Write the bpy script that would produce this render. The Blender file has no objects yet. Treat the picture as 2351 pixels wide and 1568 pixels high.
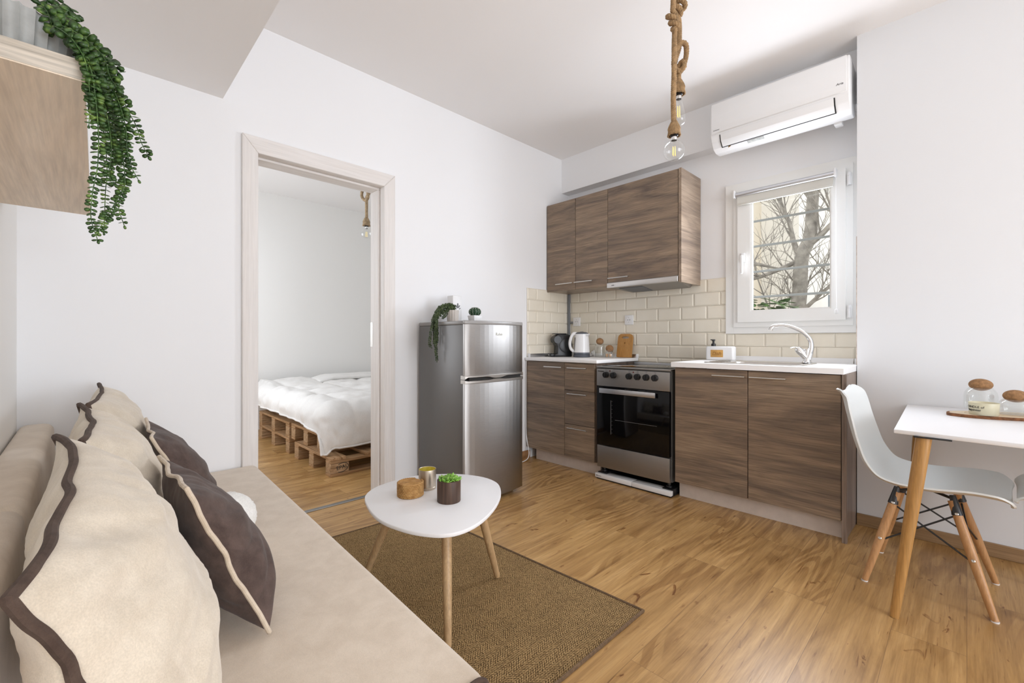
import bpy, bmesh, math, random
from mathutils import Vector, Matrix, noise
R = math.radians
PI = math.pi
V = Vector
sc = bpy.context.scene
COL = sc.collection
random.seed(7)

# ------------------------------------------------------------------ mesh helpers
class MB:
    """collects primitives into one mesh (world coordinates)"""
    def __init__(s):
        s.bm = bmesh.new()

    def _bevel(s, geom_verts, w, seg):
        edges = set()
        for v in geom_verts:
            for e in v.link_edges:
                edges.add(e)
        bmesh.ops.bevel(s.bm, geom=list(edges), offset=w, segments=seg, profile=0.5, affect='EDGES', clamp_overlap=True)

    def box(s, x0, x1, y0, y1, z0, z1, bev=0.0, seg=2):
        return s.prism([(x0, y0), (x1, y0), (x1, y1), (x0, y1)], z0, z1, bev, seg)

    def prism(s, poly, z0, z1, bev=0.0, seg=2, axis='z'):
        """extrude a polygon: axis z -> (x,y), axis y -> (x,z), axis x -> (y,z)"""
        def mk(p, h):
            if axis == 'z': return (p[0], p[1], h)
            if axis == 'y': return (p[0], h, p[1])
            return (h, p[0], p[1])
        lo = [s.bm.verts.new(mk(p, z0)) for p in poly]
        hi = [s.bm.verts.new(mk(p, z1)) for p in poly]
        n = len(poly)
        fs = [s.bm.faces.new(lo[::-1]), s.bm.faces.new(hi)]
        for i in range(n):
            fs.append(s.bm.faces.new((lo[i], lo[(i + 1) % n], hi[(i + 1) % n], hi[i])))
        bmesh.ops.recalc_face_normals(s.bm, faces=fs)
        if bev > 0:
            s._bevel(lo + hi, bev, seg)
        return s

    def hexa(s, pts, bev=0.0, seg=2):
        """8 corner box: bottom 4 (ccw) then top 4"""
        v = [s.bm.verts.new(p) for p in pts]
        q = [(3, 2, 1, 0), (4, 5, 6, 7), (0, 1, 5, 4), (1, 2, 6, 5), (2, 3, 7, 6), (3, 0, 4, 7)]
        fs = [s.bm.faces.new([v[i] for i in f]) for f in q]
        bmesh.ops.recalc_face_normals(s.bm, faces=fs)
        if bev > 0:
            s._bevel(v, bev, seg)
        return s

    def frame(s, a0, a1, b0, b1, c0, c1, d0, d1, h0, h1, axis='x'):
        """rectangular ring: outer a0..a1 x b0..b1, hole c0..c1 x d0..d1, thickness h0..h1 along axis"""
        def mk(a, b, h):
            if axis == 'x': return (h, a, b)
            if axis == 'y': return (a, h, b)
            return (a, b, h)
        out = [(a0, b0), (a1, b0), (a1, b1), (a0, b1)]
        inn = [(c0, d0), (c1, d0), (c1, d1), (c0, d1)]
        vs = []
        for h in (h0, h1):
            vs.append([s.bm.verts.new(mk(p[0], p[1], h)) for p in out] + [s.bm.verts.new(mk(p[0], p[1], h)) for p in inn])
        fs = []
        for i in range(4):
            j = (i + 1) % 4
            for k in (0, 1):
                w = vs[k]
                fs.append(s.bm.faces.new((w[i], w[j], w[4 + j], w[4 + i])))
            fs.append(s.bm.faces.new((vs[0][i], vs[0][j], vs[1][j], vs[1][i])))
            fs.append(s.bm.faces.new((vs[0][4 + i], vs[0][4 + j], vs[1][4 + j], vs[1][4 + i])))
        bmesh.ops.recalc_face_normals(s.bm, faces=fs)
        return s

    def lathe(s, prof, c=(0, 0, 0), n=32, axis=None, cap=True, sq=None):
        """profile [(r,h)] about axis through c; sq(angle)-> radius factor"""
        ax = V(axis).normalized() if axis else V((0, 0, 1))
        t = V((1, 0, 0)) if abs(ax.x) < .9 else V((0, 1, 0))
        e1 = (t - ax * t.dot(ax)).normalized()
        e2 = ax.cross(e1)
        c = V(c)
        rings = []
        for r, h in prof:
            if r < 1e-6:
                rings.append([s.bm.verts.new(c + ax * h)])
            else:
                ring = []
                for i in range(n):
                    a = 2 * PI * i / n
                    f = sq(a) if sq else 1
                    ring.append(s.bm.verts.new(c + ax * h + (e1 * math.cos(a) + e2 * math.sin(a)) * r * f))
                rings.append(ring)
        fs = []
        for k in range(len(rings) - 1):
            A, B = rings[k], rings[k + 1]
            for i in range(n):
                j = (i + 1) % n
                if len(A) == 1 and len(B) == 1: continue
                if len(A) == 1: fs.append(s.bm.faces.new((A[0], B[i], B[j])))
                elif len(B) == 1: fs.append(s.bm.faces.new((A[i], A[j], B[0])))
                else: fs.append(s.bm.faces.new((A[i], A[j], B[j], B[i])))
        if cap:
            for rg in (rings[0], rings[-1]):
                if len(rg) > 2: fs.append(s.bm.faces.new(rg))
        bmesh.ops.recalc_face_normals(s.bm, faces=fs)
        return s

    def tube(s, pts, r, n=10, closed=False, cap=True, flat=None):
        """tube along points; r number or list; flat=(vector, factor) squeezes along vector"""
        pts = [V(p) for p in pts]
        m = len(pts)
        rr = r if isinstance(r, (list, tuple)) else [r] * m
        tg = []
        for i in range(m):
            a = pts[(i - 1) % m] if (closed or i > 0) else pts[0]
            b = pts[(i + 1) % m] if (closed or i < m - 1) else pts[-1]
            d = b - a
            tg.append(d.normalized() if d.length > 1e-9 else V((0, 0, 1)))
        t0 = tg[0]
        u = V((0, 0, 1)) if abs(t0.z) < .9 else V((1, 0, 0))
        u = (u - t0 * u.dot(t0)).normalized()
        rings = []
        for i in range(m):
            t = tg[i]
            u = (u - t * u.dot(t))
            u = u.normalized() if u.length > 1e-6 else t.orthogonal().normalized()
            w = t.cross(u)
            ring = []
            for k in range(n):
                a = 2 * PI * k / n
                o = (u * math.cos(a) + w * math.sin(a)) * rr[i]
                if flat:
                    f = V(flat[0]).normalized()
                    o = o - f * o.dot(f) * (1 - flat[1])
                ring.append(s.bm.verts.new(pts[i] + o))
            rings.append(ring)
        fs = []
        for i in range(m if closed else m - 1):
            A, B = rings[i], rings[(i + 1) % m]
            for k in range(n):
                j = (k + 1) % n
                fs.append(s.bm.faces.new((A[k], A[j], B[j], B[k])))
        if cap and not closed:
            fs.append(s.bm.faces.new(rings[0][::-1])); fs.append(s.bm.faces.new(rings[-1]))
        bmesh.ops.recalc_face_normals(s.bm, faces=fs)
        return s

    def grid(s, fn, nu, nv, closed_u=False):
        """fn(i/nu, j/nv) -> point"""
        vs = [[s.bm.verts.new(fn(i / nu, j / nv)) for j in range(nv + 1)] for i in range(nu + (0 if closed_u else 1))]
        fs = []
        nr = nu if closed_u else nu
        for i in range(nr):
            a = vs[i]; b = vs[(i + 1) % len(vs)]
            for j in range(nv):
                fs.append(s.bm.faces.new((a[j], b[j], b[j + 1], a[j + 1])))
        return vs

    def leaf(s, p, d, nrm, ln, wd, th=.25, n=8):
        """lens shaped leaf starting at p, pointing d, facing nrm"""
        d = V(d).normalized(); nrm = V(nrm)
        nrm = (nrm - d * nrm.dot(d))
        nrm = nrm.normalized() if nrm.length > 1e-6 else d.orthogonal().normalized()
        w = d.cross(nrm)
        c = V(p) + d * ln * .5
        ring = []
        for k in range(n):
            a = 2 * PI * k / n
            x = -math.cos(a)
            wf = 1 + .25 * x
            ring.append(s.bm.verts.new(c + d * x * ln * .5 + w * math.sin(a) * wd * .5 * wf))
        t = s.bm.verts.new(c + nrm * wd * th); b = s.bm.verts.new(c - nrm * wd * th * .6)
        for k in range(n):
            j = (k + 1) % n
            s.bm.faces.new((ring[k], ring[j], t)); s.bm.faces.new((ring[j], ring[k], b))

    def sphere(s, c, r, sx=1, sy=1, sz=1, sub=3, fn=None):
        g = bmesh.ops.create_icosphere(s.bm, subdivisions=sub, radius=1)
        for v in g['verts']:
            k = fn(v.co) if fn else 1
            v.co = V((c[0] + v.co.x * r * sx * k, c[1] + v.co.y * r * sy * k, c[2] + v.co.z * r * sz * k))
        return s

    def mesh(s, name, mat, origin, smooth=True, ang=38):
        me = bpy.data.meshes.new(name)
        o = V(origin)
        for v in s.bm.verts:
            v.co -= o
        s.bm.normal_update()
        s.bm.to_mesh(me); s.bm.free()
        me.materials.append(mat)
        if smooth:
            me.shade_smooth()
            me.set_sharp_from_angle(angle=R(ang))
        return me

def catmull(pts, n=8, closed=False):
    pts = [V(p) for p in pts]
    out = []
    m = len(pts)
    rng = m if closed else m - 1
    for i in range(rng):
        p0 = pts[(i - 1) % m] if closed or i > 0 else pts[0] * 2 - pts[1]
        p1 = pts[i]; p2 = pts[(i + 1) % m]
        p3 = pts[(i + 2) % m] if closed or i + 2 < m else p2 * 2 - p1
        for k in range(n):
            t = k / n
            out.append(.5 * ((2 * p1) + (p2 - p0) * t + (2 * p0 - 5 * p1 + 4 * p2 - p3) * t * t + (3 * p1 - p0 - 3 * p2 + p3) * t ** 3))
    if not closed: out.append(pts[-1])
    return out

# ------------------------------------------------------------------ objects
def root(o):
    while o.parent: o = o.parent
    return o

def thing(name, loc, label, cat, group=None):
    o = bpy.data.objects.new(name, None)
    o.empty_display_size = .05
    COL.objects.link(o)
    o.location = loc
    o['label'] = label; o['category'] = cat
    if group: o['group'] = group
    return o

def part(name, mb, mat, parent, smooth=True, ang=38, label=None):
    me = mb.mesh(name, mat, root(parent).location, smooth, ang)
    o = bpy.data.objects.new(name, me)
    COL.objects.link(o)
    o.parent = parent
    if label: o['label'] = label
    return o

def solo(name, mb, mat, loc, label, cat, group=None, smooth=True, ang=38):
    me = mb.mesh(name, mat, loc, smooth, ang)
    o = bpy.data.objects.new(name, me)
    COL.objects.link(o)
    o.location = loc
    o['label'] = label; o['category'] = cat
    if group: o['group'] = group
    return o

def struct(name, mb, mat, parent=None, smooth=False, loc=(0, 0, 0)):
    if parent: loc = root(parent).location
    me = mb.mesh(name, mat, loc, smooth)
    o = bpy.data.objects.new(name, me)
    COL.objects.link(o)
    if parent: o.parent = parent
    else:
        o.location = loc
        o['kind'] = 'structure'
    return o

def copy_tree(o, parent=None, dloc=None):
    c = o.copy(); COL.objects.link(c)
    c.parent = parent
    if dloc is not None: c.location = V(o.location) + V(dloc)
    for ch in list(o.children):
        copy_tree(ch, c)
    return c

def lettering(body, size, org, xd, yd, mat, parent, name='lettering', depth=.0004, shear=0, align='LEFT', spacing=1.0):
    cu = bpy.data.curves.new('txt', 'FONT')
    cu.body = body; cu.size = size; cu.extrude = depth; cu.shear = shear
    cu.align_x = align; cu.space_character = spacing
    tmp = bpy.data.objects.new('txt', cu); COL.objects.link(tmp)
    dg = bpy.context.evaluated_depsgraph_get()
    me = bpy.data.meshes.new_from_object(tmp.evaluated_get(dg))
    bpy.data.objects.remove(tmp); bpy.data.curves.remove(cu)
    X = V(xd).normalized(); Y = V(yd).normalized(); Z = X.cross(Y)
    o0 = V(org) - V(root(parent).location)
    for v in me.vertices:
        c = v.co.copy()
        v.co = o0 + X * c.x + Y * c.y + Z * c.z
    me.name = name
    me.materials.clear(); me.materials.append(mat)
    o = bpy.data.objects.new(name, me); COL.objects.link(o); o.parent = parent
    return o
# ------------------------------------------------------------------ materials
class NT:
    def __init__(s, name):
        s.m = bpy.data.materials.new(name); s.m.use_nodes = True
        s.t = s.m.node_tree; s.t.nodes.clear()
        s.out = s.t.nodes.new('ShaderNodeOutputMaterial')
    def n(s, ty, **kw):
        nd = s.t.nodes.new(ty)
        for k, v in kw.items():
            if k.startswith('i_'):
                key = k[2:].replace('_', ' ')
                nd.inputs[key].default_value = v
            else: setattr(nd, k, v)
        return nd
    def l(s, a, b): s.t.links.new(a, b)
    def math(s, op, a, b=None, c=None):
        nd = s.t.nodes.new('ShaderNodeMath'); nd.operation = op
        for i, x in enumerate((a, b, c)):
            if x is None: continue
            if isinstance(x, (int, float)): nd.inputs[i].default_value = x
            else: s.l(x, nd.inputs[i])
        return nd.outputs[0]
    def ramp(s, fac, stops, interp='LINEAR'):
        nd = s.t.nodes.new('ShaderNodeValToRGB')
        cr = nd.color_ramp; cr.interpolation = interp
        while len(cr.elements) < len(stops): cr.elements.new(.5)
        for e, (p, c) in zip(cr.elements, stops):
            e.position = p; e.color = (*c, 1) if len(c) == 3 else c
        s.l(fac, nd.inputs[0]); return nd.outputs[0]
    def mix(s, fac, a, b, blend='MIX'):
        nd = s.t.nodes.new('ShaderNodeMix'); nd.data_type = 'RGBA'; nd.blend_type = blend
        for x, i in ((fac, 0), (a, 6), (b, 7)):
            if isinstance(x, (int, float)): nd.inputs[i].default_value = x
            elif isinstance(x, tuple): nd.inputs[i].default_value = (*x, 1)
            else: s.l(x, nd.inputs[i])
        return nd.outputs[2]
    def coords(s, scale=(1, 1, 1), rot=(0, 0, 0), loc=(0, 0, 0), kind='Object'):
        tc = s.n('ShaderNodeTexCoord'); mp = s.n('ShaderNodeMapping')
        mp.inputs['Scale'].default_value = scale; mp.inputs['Rotation'].default_value = rot; mp.inputs['Location'].default_value = loc
        s.l(tc.outputs[kind], mp.inputs[0]); return mp.outputs[0]
    def noise(s, vec, scale, detail=4, rough=.55, dist=0):
        nd = s.n('ShaderNodeTexNoise'); nd.inputs['Scale'].default_value = scale
        nd.inputs['Detail'].default_value = detail; nd.inputs['Roughness'].default_value = rough; nd.inputs['Distortion'].default_value = dist
        if vec is not None: s.l(vec, nd.inputs['Vector'])
        return nd.outputs[0]
    def bump(s, h, strength=.2, dist=.01):
        nd = s.n('ShaderNodeBump'); nd.inputs['Strength'].default_value = strength; nd.inputs['Distance'].default_value = dist
        s.l(h, nd.inputs['Height']); return nd.outputs[0]
    def bsdf(s, col=None, rough=.5, metal=0, normal=None, spec=.5, sheen=0, trans=0, coat=0, aniso=0, emit=None, estr=0, sss=0, ior=None):
        b = s.n('ShaderNodeBsdfPrincipled')
        def st(k, x):
            if x is None: return
            if isinstance(x, tuple): b.inputs[k].default_value = (*x, 1)
            elif isinstance(x, (int, float)): b.inputs[k].default_value = x
            else: s.l(x, b.inputs[k])
        st('Base Color', col); st('Roughness', rough); st('Metallic', metal); st('Specular IOR Level', spec)
        st('Sheen Weight', sheen); st('Transmission Weight', trans); st('Coat Weight', coat); st('Anisotropic', aniso)
        st('IOR', ior)
        if emit: st('Emission Color', emit); st('Emission Strength', estr)
        if sss: st('Subsurface Weight', sss); b.inputs['Subsurface Radius'].default_value = (.01, .01, .01)
        if normal is not None: s.l(normal, b.inputs['Normal'])
        s.l(b.outputs[0], s.out.inputs[0]); return b

def plain(name, col, rough=.5, metal=0, spec=.5, bumpy=0, bscale=200, var=0, vscale=6, **kw):
    t = NT(name); c = col; nrm = None
    vec = t.coords()
    if var:
        f = t.noise(vec, vscale, 5)
        c = t.ramp(f, [(.3, tuple(x * (1 - var) for x in col)), (.7, tuple(min(1, x * (1 + var)) for x in col))])
    if bumpy: nrm = t.bump(t.noise(vec, bscale, 3), bumpy, .002)
    t.bsdf(c, rough, metal, nrm, spec, **kw)
    return t.m

def wood(name, cols, along='y', wide=9.0, longs=.9, fine=160., rough=.45, dist=1.5, bump=.06, finemix=.35, spec=.4):
    """streaky grain running along an axis"""
    t = NT(name)
    sc_ = {'x': (longs, wide, wide), 'y': (wide, longs, wide), 'z': (wide, wide, longs)}[along]
    fs = {'x': (5, fine, fine), 'y': (fine, 5, fine), 'z': (fine, fine, 5)}[along]
    info = t.n('ShaderNodeObjectInfo')
    tc = t.n('ShaderNodeTexCoord')
    off = t.n('ShaderNodeVectorMath', operation='SCALE'); off.inputs[0].default_value = (13.1, 7.7, 5.3)
    t.l(info.outputs['Random'], off.inputs['Scale'])
    add = t.n('ShaderNodeVectorMath', operation='ADD'); t.l(tc.outputs['Object'], add.inputs[0]); t.l(off.outputs[0], add.inputs[1])
    m1 = t.n('ShaderNodeMapping'); m1.inputs['Scale'].default_value = sc_; t.l(add.outputs[0], m1.inputs[0])
    m2 = t.n('ShaderNodeMapping'); m2.inputs['Scale'].default_value = fs; t.l(add.outputs[0], m2.inputs[0])
    a = t.noise(m1.outputs[0], 1.0, 6, .62, dist)
    b = t.noise(m2.outputs[0], 1.0, 3, .6)
    c1 = t.ramp(a, [(.28, cols[0]), (.43, cols[1]), (.56, cols[2]), (.72, cols[3])])
    c2 = t.ramp(b, [(.35, (.45, .43, .42)), (.65, (1.15, 1.12, 1.1))])
    c = t.mix(finemix, c1, t.mix(1.0, c1, c2, 'MULTIPLY'))
    nrm = t.bump(b, bump, .001)
    t.bsdf(c, rough, 0, nrm, spec)
    return t.m

M = {}
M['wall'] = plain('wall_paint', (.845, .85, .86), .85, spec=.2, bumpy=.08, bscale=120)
M['wall_dimmed'] = plain('wall_paint_dimmed', (.745, .755, .77), .85, spec=.2, bumpy=.08, bscale=120)  # white wall paint, colour darkened to offset excess light on the right wall
M['wall_warm'] = plain('wall_paint_warm', (.85, .845, .825), .85, spec=.2, bumpy=.08, bscale=120)
M['ceil'] = plain('ceiling_paint', (.86, .845, .835), .9, spec=.2, bumpy=.06, bscale=100)
M['white'] = plain('white_plastic', (.80, .80, .80), .35)
M['white_gloss'] = plain('white_lacquer', (.82, .82, .82), .22)
M['table_white'] = plain('white_table_paint', (.83, .83, .84), .38)
M['pvc'] = plain('white_window_profile', (.83, .83, .81), .3)
M['worktop'] = plain('white_worktop', (.90, .895, .89), .4, var=.02)
M['black'] = plain('black_plastic', (.012, .012, .013), .35)
M['black_metal'] = plain('black_wire', (.015, .015, .016), .4, spec=.5)
M['rubber'] = plain('black_rubber', (.01, .01, .01), .6)
M['dark'] = plain('dark_gap', (.01, .009, .008), .8)
M['blackglass'] = plain('black_oven_glass', (.003, .003, .0035), .07, spec=.3)
M['chrome'] = plain('chrome', (.8, .8, .8), .1, 1)
M['nickel'] = plain('brushed_nickel', (.62, .60, .57), .32, 1)
M['alu'] = plain('aluminium', (.72, .73, .76), .35, 1)
M['zinc'] = plain('grey_conduit', (.20, .21, .22), .5)
M['grey'] = plain('slate_grey_plastic', (.09, .10, .12), .4)
M['cork'] = plain('cork', (.30, .16, .07), .85, var=.3, vscale=90, bumpy=.3, bscale=150)
M['gold'] = plain('champagne_metal', (.56, .49, .40), .38, 1)
M['gold_in'] = plain('gold_inside', (.80, .70, .18), .3, .8)
M['wax'] = plain('ivory_wax', (.80, .74, .50), .5, sss=.2)
M['rope'] = plain('jute_rope', (.34, .22, .11), .9, var=.35, vscale=60, bumpy=.6, bscale=400)
M['rope_pale'] = plain('jute_rope_pale', (.42, .31, .19), .9, var=.3, vscale=60, bumpy=.6, bscale=400)
M['filament'] = plain('yellow_filament', (.9, .72, .25), .4, emit=(1, .8, .35), estr=.35)
M['concrete'] = plain('grey_concrete', (.36, .37, .36), .8, var=.25, vscale=14, bumpy=.3, bscale=120)
M['stone_pot'] = plain('pale_ribbed_ceramic', (.58, .53, .48), .7, var=.12, vscale=20)
M['stem'] = plain('stem_green', (.07, .15, .03), .6)
M['sticker'] = plain('grey_rating_sticker', (.45, .46, .44), .6, var=.25, vscale=60)
M['ink'] = plain('black_print', (.015, .015, .015), .6)
M['greyink'] = plain('grey_print', (.12, .12, .13), .6)
M['goldink'] = plain('pale_gold_print', (.50, .48, .40), .4, .3)
M['warnink'] = plain('amber_print', (.35, .20, .04), .6)
M['red'] = plain('red_lamp', (.12, .008, .006), .25)
M['blindfab'] = plain('blind_fabric', (.66, .65, .60), .85, bumpy=.2, bscale=500)
M['bamboo_tag'] = plain('bamboo_plaque', (.55, .30, .08), .55, var=.15, vscale=30)
M['engrave'] = plain('engraved_print', (.30, .14, .03), .7)
M['skirting'] = wood('oak_skirting', [(.22, .13, .06), (.29, .18, .09), (.33, .21, .11), (.38, .25, .14)], 'y', 12, 1.0)
M['skirting_x'] = wood('oak_skirting_x', [(.26, .13, .05), (.34, .18, .08), (.38, .21, .10), (.42, .25, .12)], 'x', 12, 1.0)
M['cab'] = wood('dark_oak_laminate', [(.126, .096, .079), (.210, .156, .115), (.294, .216, .150), (.384, .288, .198)], 'y', 8.0, .9, 190, .42, 1.5, .06, .55)
M['cab_x'] = wood('dark_oak_laminate_side', [(.144, .108, .086), (.240, .180, .134), (.324, .246, .180), (.420, .324, .240)], 'x', 9.0, .8, 210, .32, 1.6, .05, .5)
M['cab_z'] = wood('dark_oak_laminate_end', [(.138, .106, .089), (.198, .150, .120), (.252, .192, .154), (.312, .240, .192)], 'z', 9.0, .8, 210, .4, 1.6, .05, .5)
M['plinth'] = plain('taupe_plinth', (.62, .54, .475), .5, var=.06, vscale=20)
M['beech'] = wood('beech', [(.42, .215, .085), (.47, .25, .105), (.50, .275, .12), (.53, .30, .14)], 'z', 30, 1.5, 200, .4, .5, .04, .3)
M['oak_leg'] = wood('varnished_oak', [(.36, .185, .055), (.42, .225, .07), (.46, .25, .08), (.50, .28, .10)], 'z', 26, 1.5, 200, .35, .8, .04, .35)
M['pale_oak'] = wood('pale_oak', [(.40, .25, .12), (.47, .31, .16), (.50, .34, .18), (.55, .38, .21)], 'z', 30, 1.5, 220, .45, .8, .05, .35)
M['shelf_oak'] = wood('shelf_oak', [(.72, .595, .455), (.78, .655, .51), (.83, .705, .56), (.88, .76, .615)], 'y', 13, 1.1, 130, .5, 1.6, .06, .22)
M['shelf_top'] = wood('limed_oak', [(.48, .43, .35), (.55, .50, .42), (.60, .55, .47), (.64, .60, .52)], 'x', 22, 1.6, 150, .55, .8, .1, .6)
M['doorframe'] = wood('whitewashed_oak', [(.73, .69, .655), (.76, .725, .695), (.785, .755, .73), (.80, .775, .755)], 'z', 26, .8, 160, .5, .8, .05, .12)
M['doorframe_x'] = wood('whitewashed_oak_head', [(.73, .69, .655), (.76, .725, .695), (.785, .755, .73), (.80, .775, .755)], 'x', 26, .8, 160, .5, .8, .05, .12)
M['walnut'] = wood('dark_walnut', [(.045, .025, .017), (.075, .042, .028), (.10, .058, .038), (.13, .08, .05)], 'z', 60, 3, 260, .5, .6, .06, .5)
M['bamboo'] = wood('bamboo_board', [(.40, .185, .045), (.47, .23, .06), (.50, .255, .07), (.54, .285, .085)], 'z', 60, 1.2, 200, .45, .3, .03, .3)
M['pallet'] = wood('pallet_pine', [(.24, .13, .055), (.38, .22, .10), (.47, .29, .15), (.55, .36, .20)], 'x', 14, 1.6, 150, .75, 1.8, .15, .6)
M['pallet_y'] = wood('pallet_pine_y', [(.24, .13, .055), (.38, .22, .10), (.47, .29, .15), (.55, .36, .20)], 'y', 14, 1.6, 150, .75, 1.8, .15, .6)
M['pallet_block'] = wood('pallet_block', [(.26, .15, .07), (.40, .25, .13), (.48, .32, .18), (.55, .38, .23)], 'x', 22, 5, 120, .8, 2.5, .2, .6)
M['bark'] = plain('bark_rim', (.20, .085, .035), .9, var=.45, vscale=70, bumpy=.8, bscale=120)
M['slice'] = plain('wood_slice', (.66, .55, .40), .6, var=.1, vscale=14)

def m_floor():
    t = NT('oak_floorboards')
    tc = t.n('ShaderNodeTexCoord')
    br = t.n('ShaderNodeTexBrick'); br.offset = .37; br.offset_frequency = 2; br.squash = 1
    for k, v in (('Scale', 1.0), ('Mortar Size', .0008), ('Brick Width', 1.29), ('Row Height', .192), ('Bias', 0.0), ('Mortar Smooth', .1)):
        br.inputs[k].default_value = v
    br.inputs['Color1'].default_value = (0, 0, 0, 1); br.inputs['Color2'].default_value = (1, 1, 1, 1); br.inputs['Mortar'].default_value = (.5, .5, .5, 1)
    t.l(tc.outputs['Object'], br.inputs['Vector'])
    rnd = br.outputs['Color']; gap = br.outputs['Fac']
    sep = t.n('ShaderNodeSeparateColor'); t.l(rnd, sep.inputs[0]); rv = sep.outputs[0]
    off = t.n('ShaderNodeCombineXYZ')
    t.l(t.math('MULTIPLY', rv, 37.0), off.inputs[0]); t.l(t.math('MULTIPLY', rv, 11.0), off.inputs[1]); t.l(t.math('MULTIPLY', rv, 5.0), off.inputs[2])
    add = t.n('ShaderNodeVectorMath', operation='ADD'); t.l(tc.outputs['Object'], add.inputs[0]); t.l(off.outputs[0], add.inputs[1])
    def mp(s):
        m = t.n('ShaderNodeMapping'); m.inputs['Scale'].default_value = s; t.l(add.outputs[0], m.inputs[0]); return m.outputs[0]
    big = t.noise(mp((1.1, 7, 1)), 1.0, 5, .6, 2.2)
    fine = t.noise(mp((6, 170, 1)), 1.0, 4, .65, .3)
    mid = t.noise(mp((1.3, 34, 1)), 1.0, 5, .6, 1.1)
    fleck = t.noise(mp((5, 75, 1)), 1.0, 3, .55, .4)
    knot = t.noise(mp((7, 16, 1)), 1.0, 3, .6, 1.0)
    cn = t.noise(mp((.75, 4.2, 1)), 1.0, 1.5, .45, .35)
    cont = t.math('SINE', t.math('MULTIPLY', cn, 95.0))
    cmask = t.noise(mp((.9, 3.0, 1)), 1.3, 2, .5)
    base = t.ramp(big, [(.25, (.325, .180, .068)), (.42, (.465, .280, .107)), (.58, (.555, .345, .142)), (.75, (.645, .428, .195))])
    ring = t.ramp(mid, [(.28, (.60, .53, .46)), (.47, (.97, .96, .95)), (.7, (1.10, 1.10, 1.10))])
    c = t.mix(.75, base, t.mix(1, base, ring, 'MULTIPLY'))
    cr = t.ramp(cont, [(.0, (.70, .63, .56)), (.35, (1, 1, 1)), (1, (1.03, 1.03, 1.03))])
    cf = t.ramp(cmask, [(.45, (0, 0, 0)), (.62, (.8, .8, .8))])
    c = t.mix(cf, c, t.mix(1, c, cr, 'MULTIPLY'))
    fr = t.ramp(fine, [(.3, (.74, .70, .66)), (.6, (1.05, 1.05, 1.05))])
    c = t.mix(.6, c, t.mix(1, c, fr, 'MULTIPLY'))
    kn = t.ramp(knot, [(.655, (1, 1, 1)), (.72, (.46, .33, .24))])
    c = t.mix(1, c, kn, 'MULTIPLY')
    c = t.mix(1, c, t.ramp(fleck, [(.65, (1, 1, 1)), (.73, (.55, .44, .36))]), 'MULTIPLY')
    tint = t.ramp(rv, [(0, (.88, .85, .81)), (1, (1.08, 1.08, 1.08))])
    c = t.mix(1, c, tint, 'MULTIPLY')
    c = t.mix(gap, c, (.24, .135, .055))
    h = t.math('SUBTRACT', t.math('MULTIPLY', fine, .5), t.math('MULTIPLY', gap, 2.0))
    rough = t.ramp(fine, [(.2, (.40,) * 3), (.8, (.30,) * 3)])
    t.bsdf(c, rough, 0, t.bump(h, .12, .0012), .55)
    return t.m
M['floor'] = m_floor()

def m_fabric(name, col, col2, scale=18, weave=600, sheen=.3, rough=.9, bump=.25, contrast=(.35, .65)):
    t = NT(name); vec = t.coords()
    f = t.noise(vec, scale, 6, .65, .3)
    g = t.noise(vec, weave, 2, .6)
    c = t.ramp(f, [(contrast[0], col), (contrast[1], col2)])
    c = t.mix(.5, c, t.mix(1, c, t.ramp(g, [(.3, (.82,) * 3), (.7, (1.12,) * 3)]), 'MULTIPLY'))
    t.bsdf(c, rough, 0, t.bump(g, bump, .001), .2, sheen=sheen)
    return t.m
M['sofa'] = m_fabric('sofa_beige_velour', (.63, .53, .42), (.71, .61, .495), 14, 700)
M['cream'] = m_fabric('cream_velour', (.60, .52, .41), (.74, .66, .54), 16, 420, contrast=(.3, .7))
M['choc'] = m_fabric('chocolate_velour', (.055, .036, .030), (.13, .09, .076), 20, 500, sheen=.12, contrast=(.3, .75))
M['choc_pipe'] = m_fabric('chocolate_piping', (.065, .042, .032), (.10, .068, .052), 40, 700, sheen=.05)
M['cream_pipe'] = m_fabric('cream_piping', (.55, .45, .34), (.66, .56, .44), 40, 700)
M['wool'] = m_fabric('white_wool', (.78, .77, .73), (.86, .85, .82), 30, 260, bump=.6)
M['duvet'] = m_fabric('white_duvet', (.78, .77, .75), (.84, .83, .81), 5, 300, sheen=.1, bump=.08)
M['mattress'] = m_fabric('white_mattress', (.74, .74, .74), (.8, .8, .8), 5, 300, sheen=.1)

def m_rug():
    t = NT('sisal_rug'); tc = t.n('ShaderNodeTexCoord')
    sx = t.n('ShaderNodeSeparateXYZ'); t.l(tc.outputs['Object'], sx.inputs[0])
    x, y = sx.outputs[0], sx.outputs[1]
    tri = t.math('PINGPONG', y, .032)                      # zigzag columns
    d = t.math('ADD', x, t.math('MULTIPLY', tri, 1.0))
    wob = t.noise(tc.outputs['Object'], 45, 3)
    d = t.math('ADD', d, t.math('MULTIPLY', wob, .009))
    st = t.math('SINE', t.math('MULTIPLY', d, 2 * PI / .0105))
    wy = t.math('SINE', t.math('MULTIPLY', y, 2 * PI / .0075))
    n2 = t.noise(tc.outputs['Object'], 260, 3, .7)
    n3 = t.noise(tc.outputs['Object'], 7, 4, .6)
    f = t.math('ADD', t.math('MULTIPLY', st, .15), t.math('ADD', t.math('MULTIPLY', wy, .10), t.math('SUBTRACT', t.math('MULTIPLY', n2, 1.5), .24)))
    c = t.ramp(f, [(.22, (.07, .042, .018)), (.45, (.215, .135, .060)), (.60, (.38, .250, .112)), (.85, (.54, .37, .175))])
    c = t.mix(1, c, t.ramp(n3, [(.3, (.88,) * 3), (.7, (1.08,) * 3)]), 'MULTIPLY')
    t.bsdf(c, .95, 0, t.bump(f, .7, .004), .15)
    return t.m
M['rug'] = m_rug()
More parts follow.
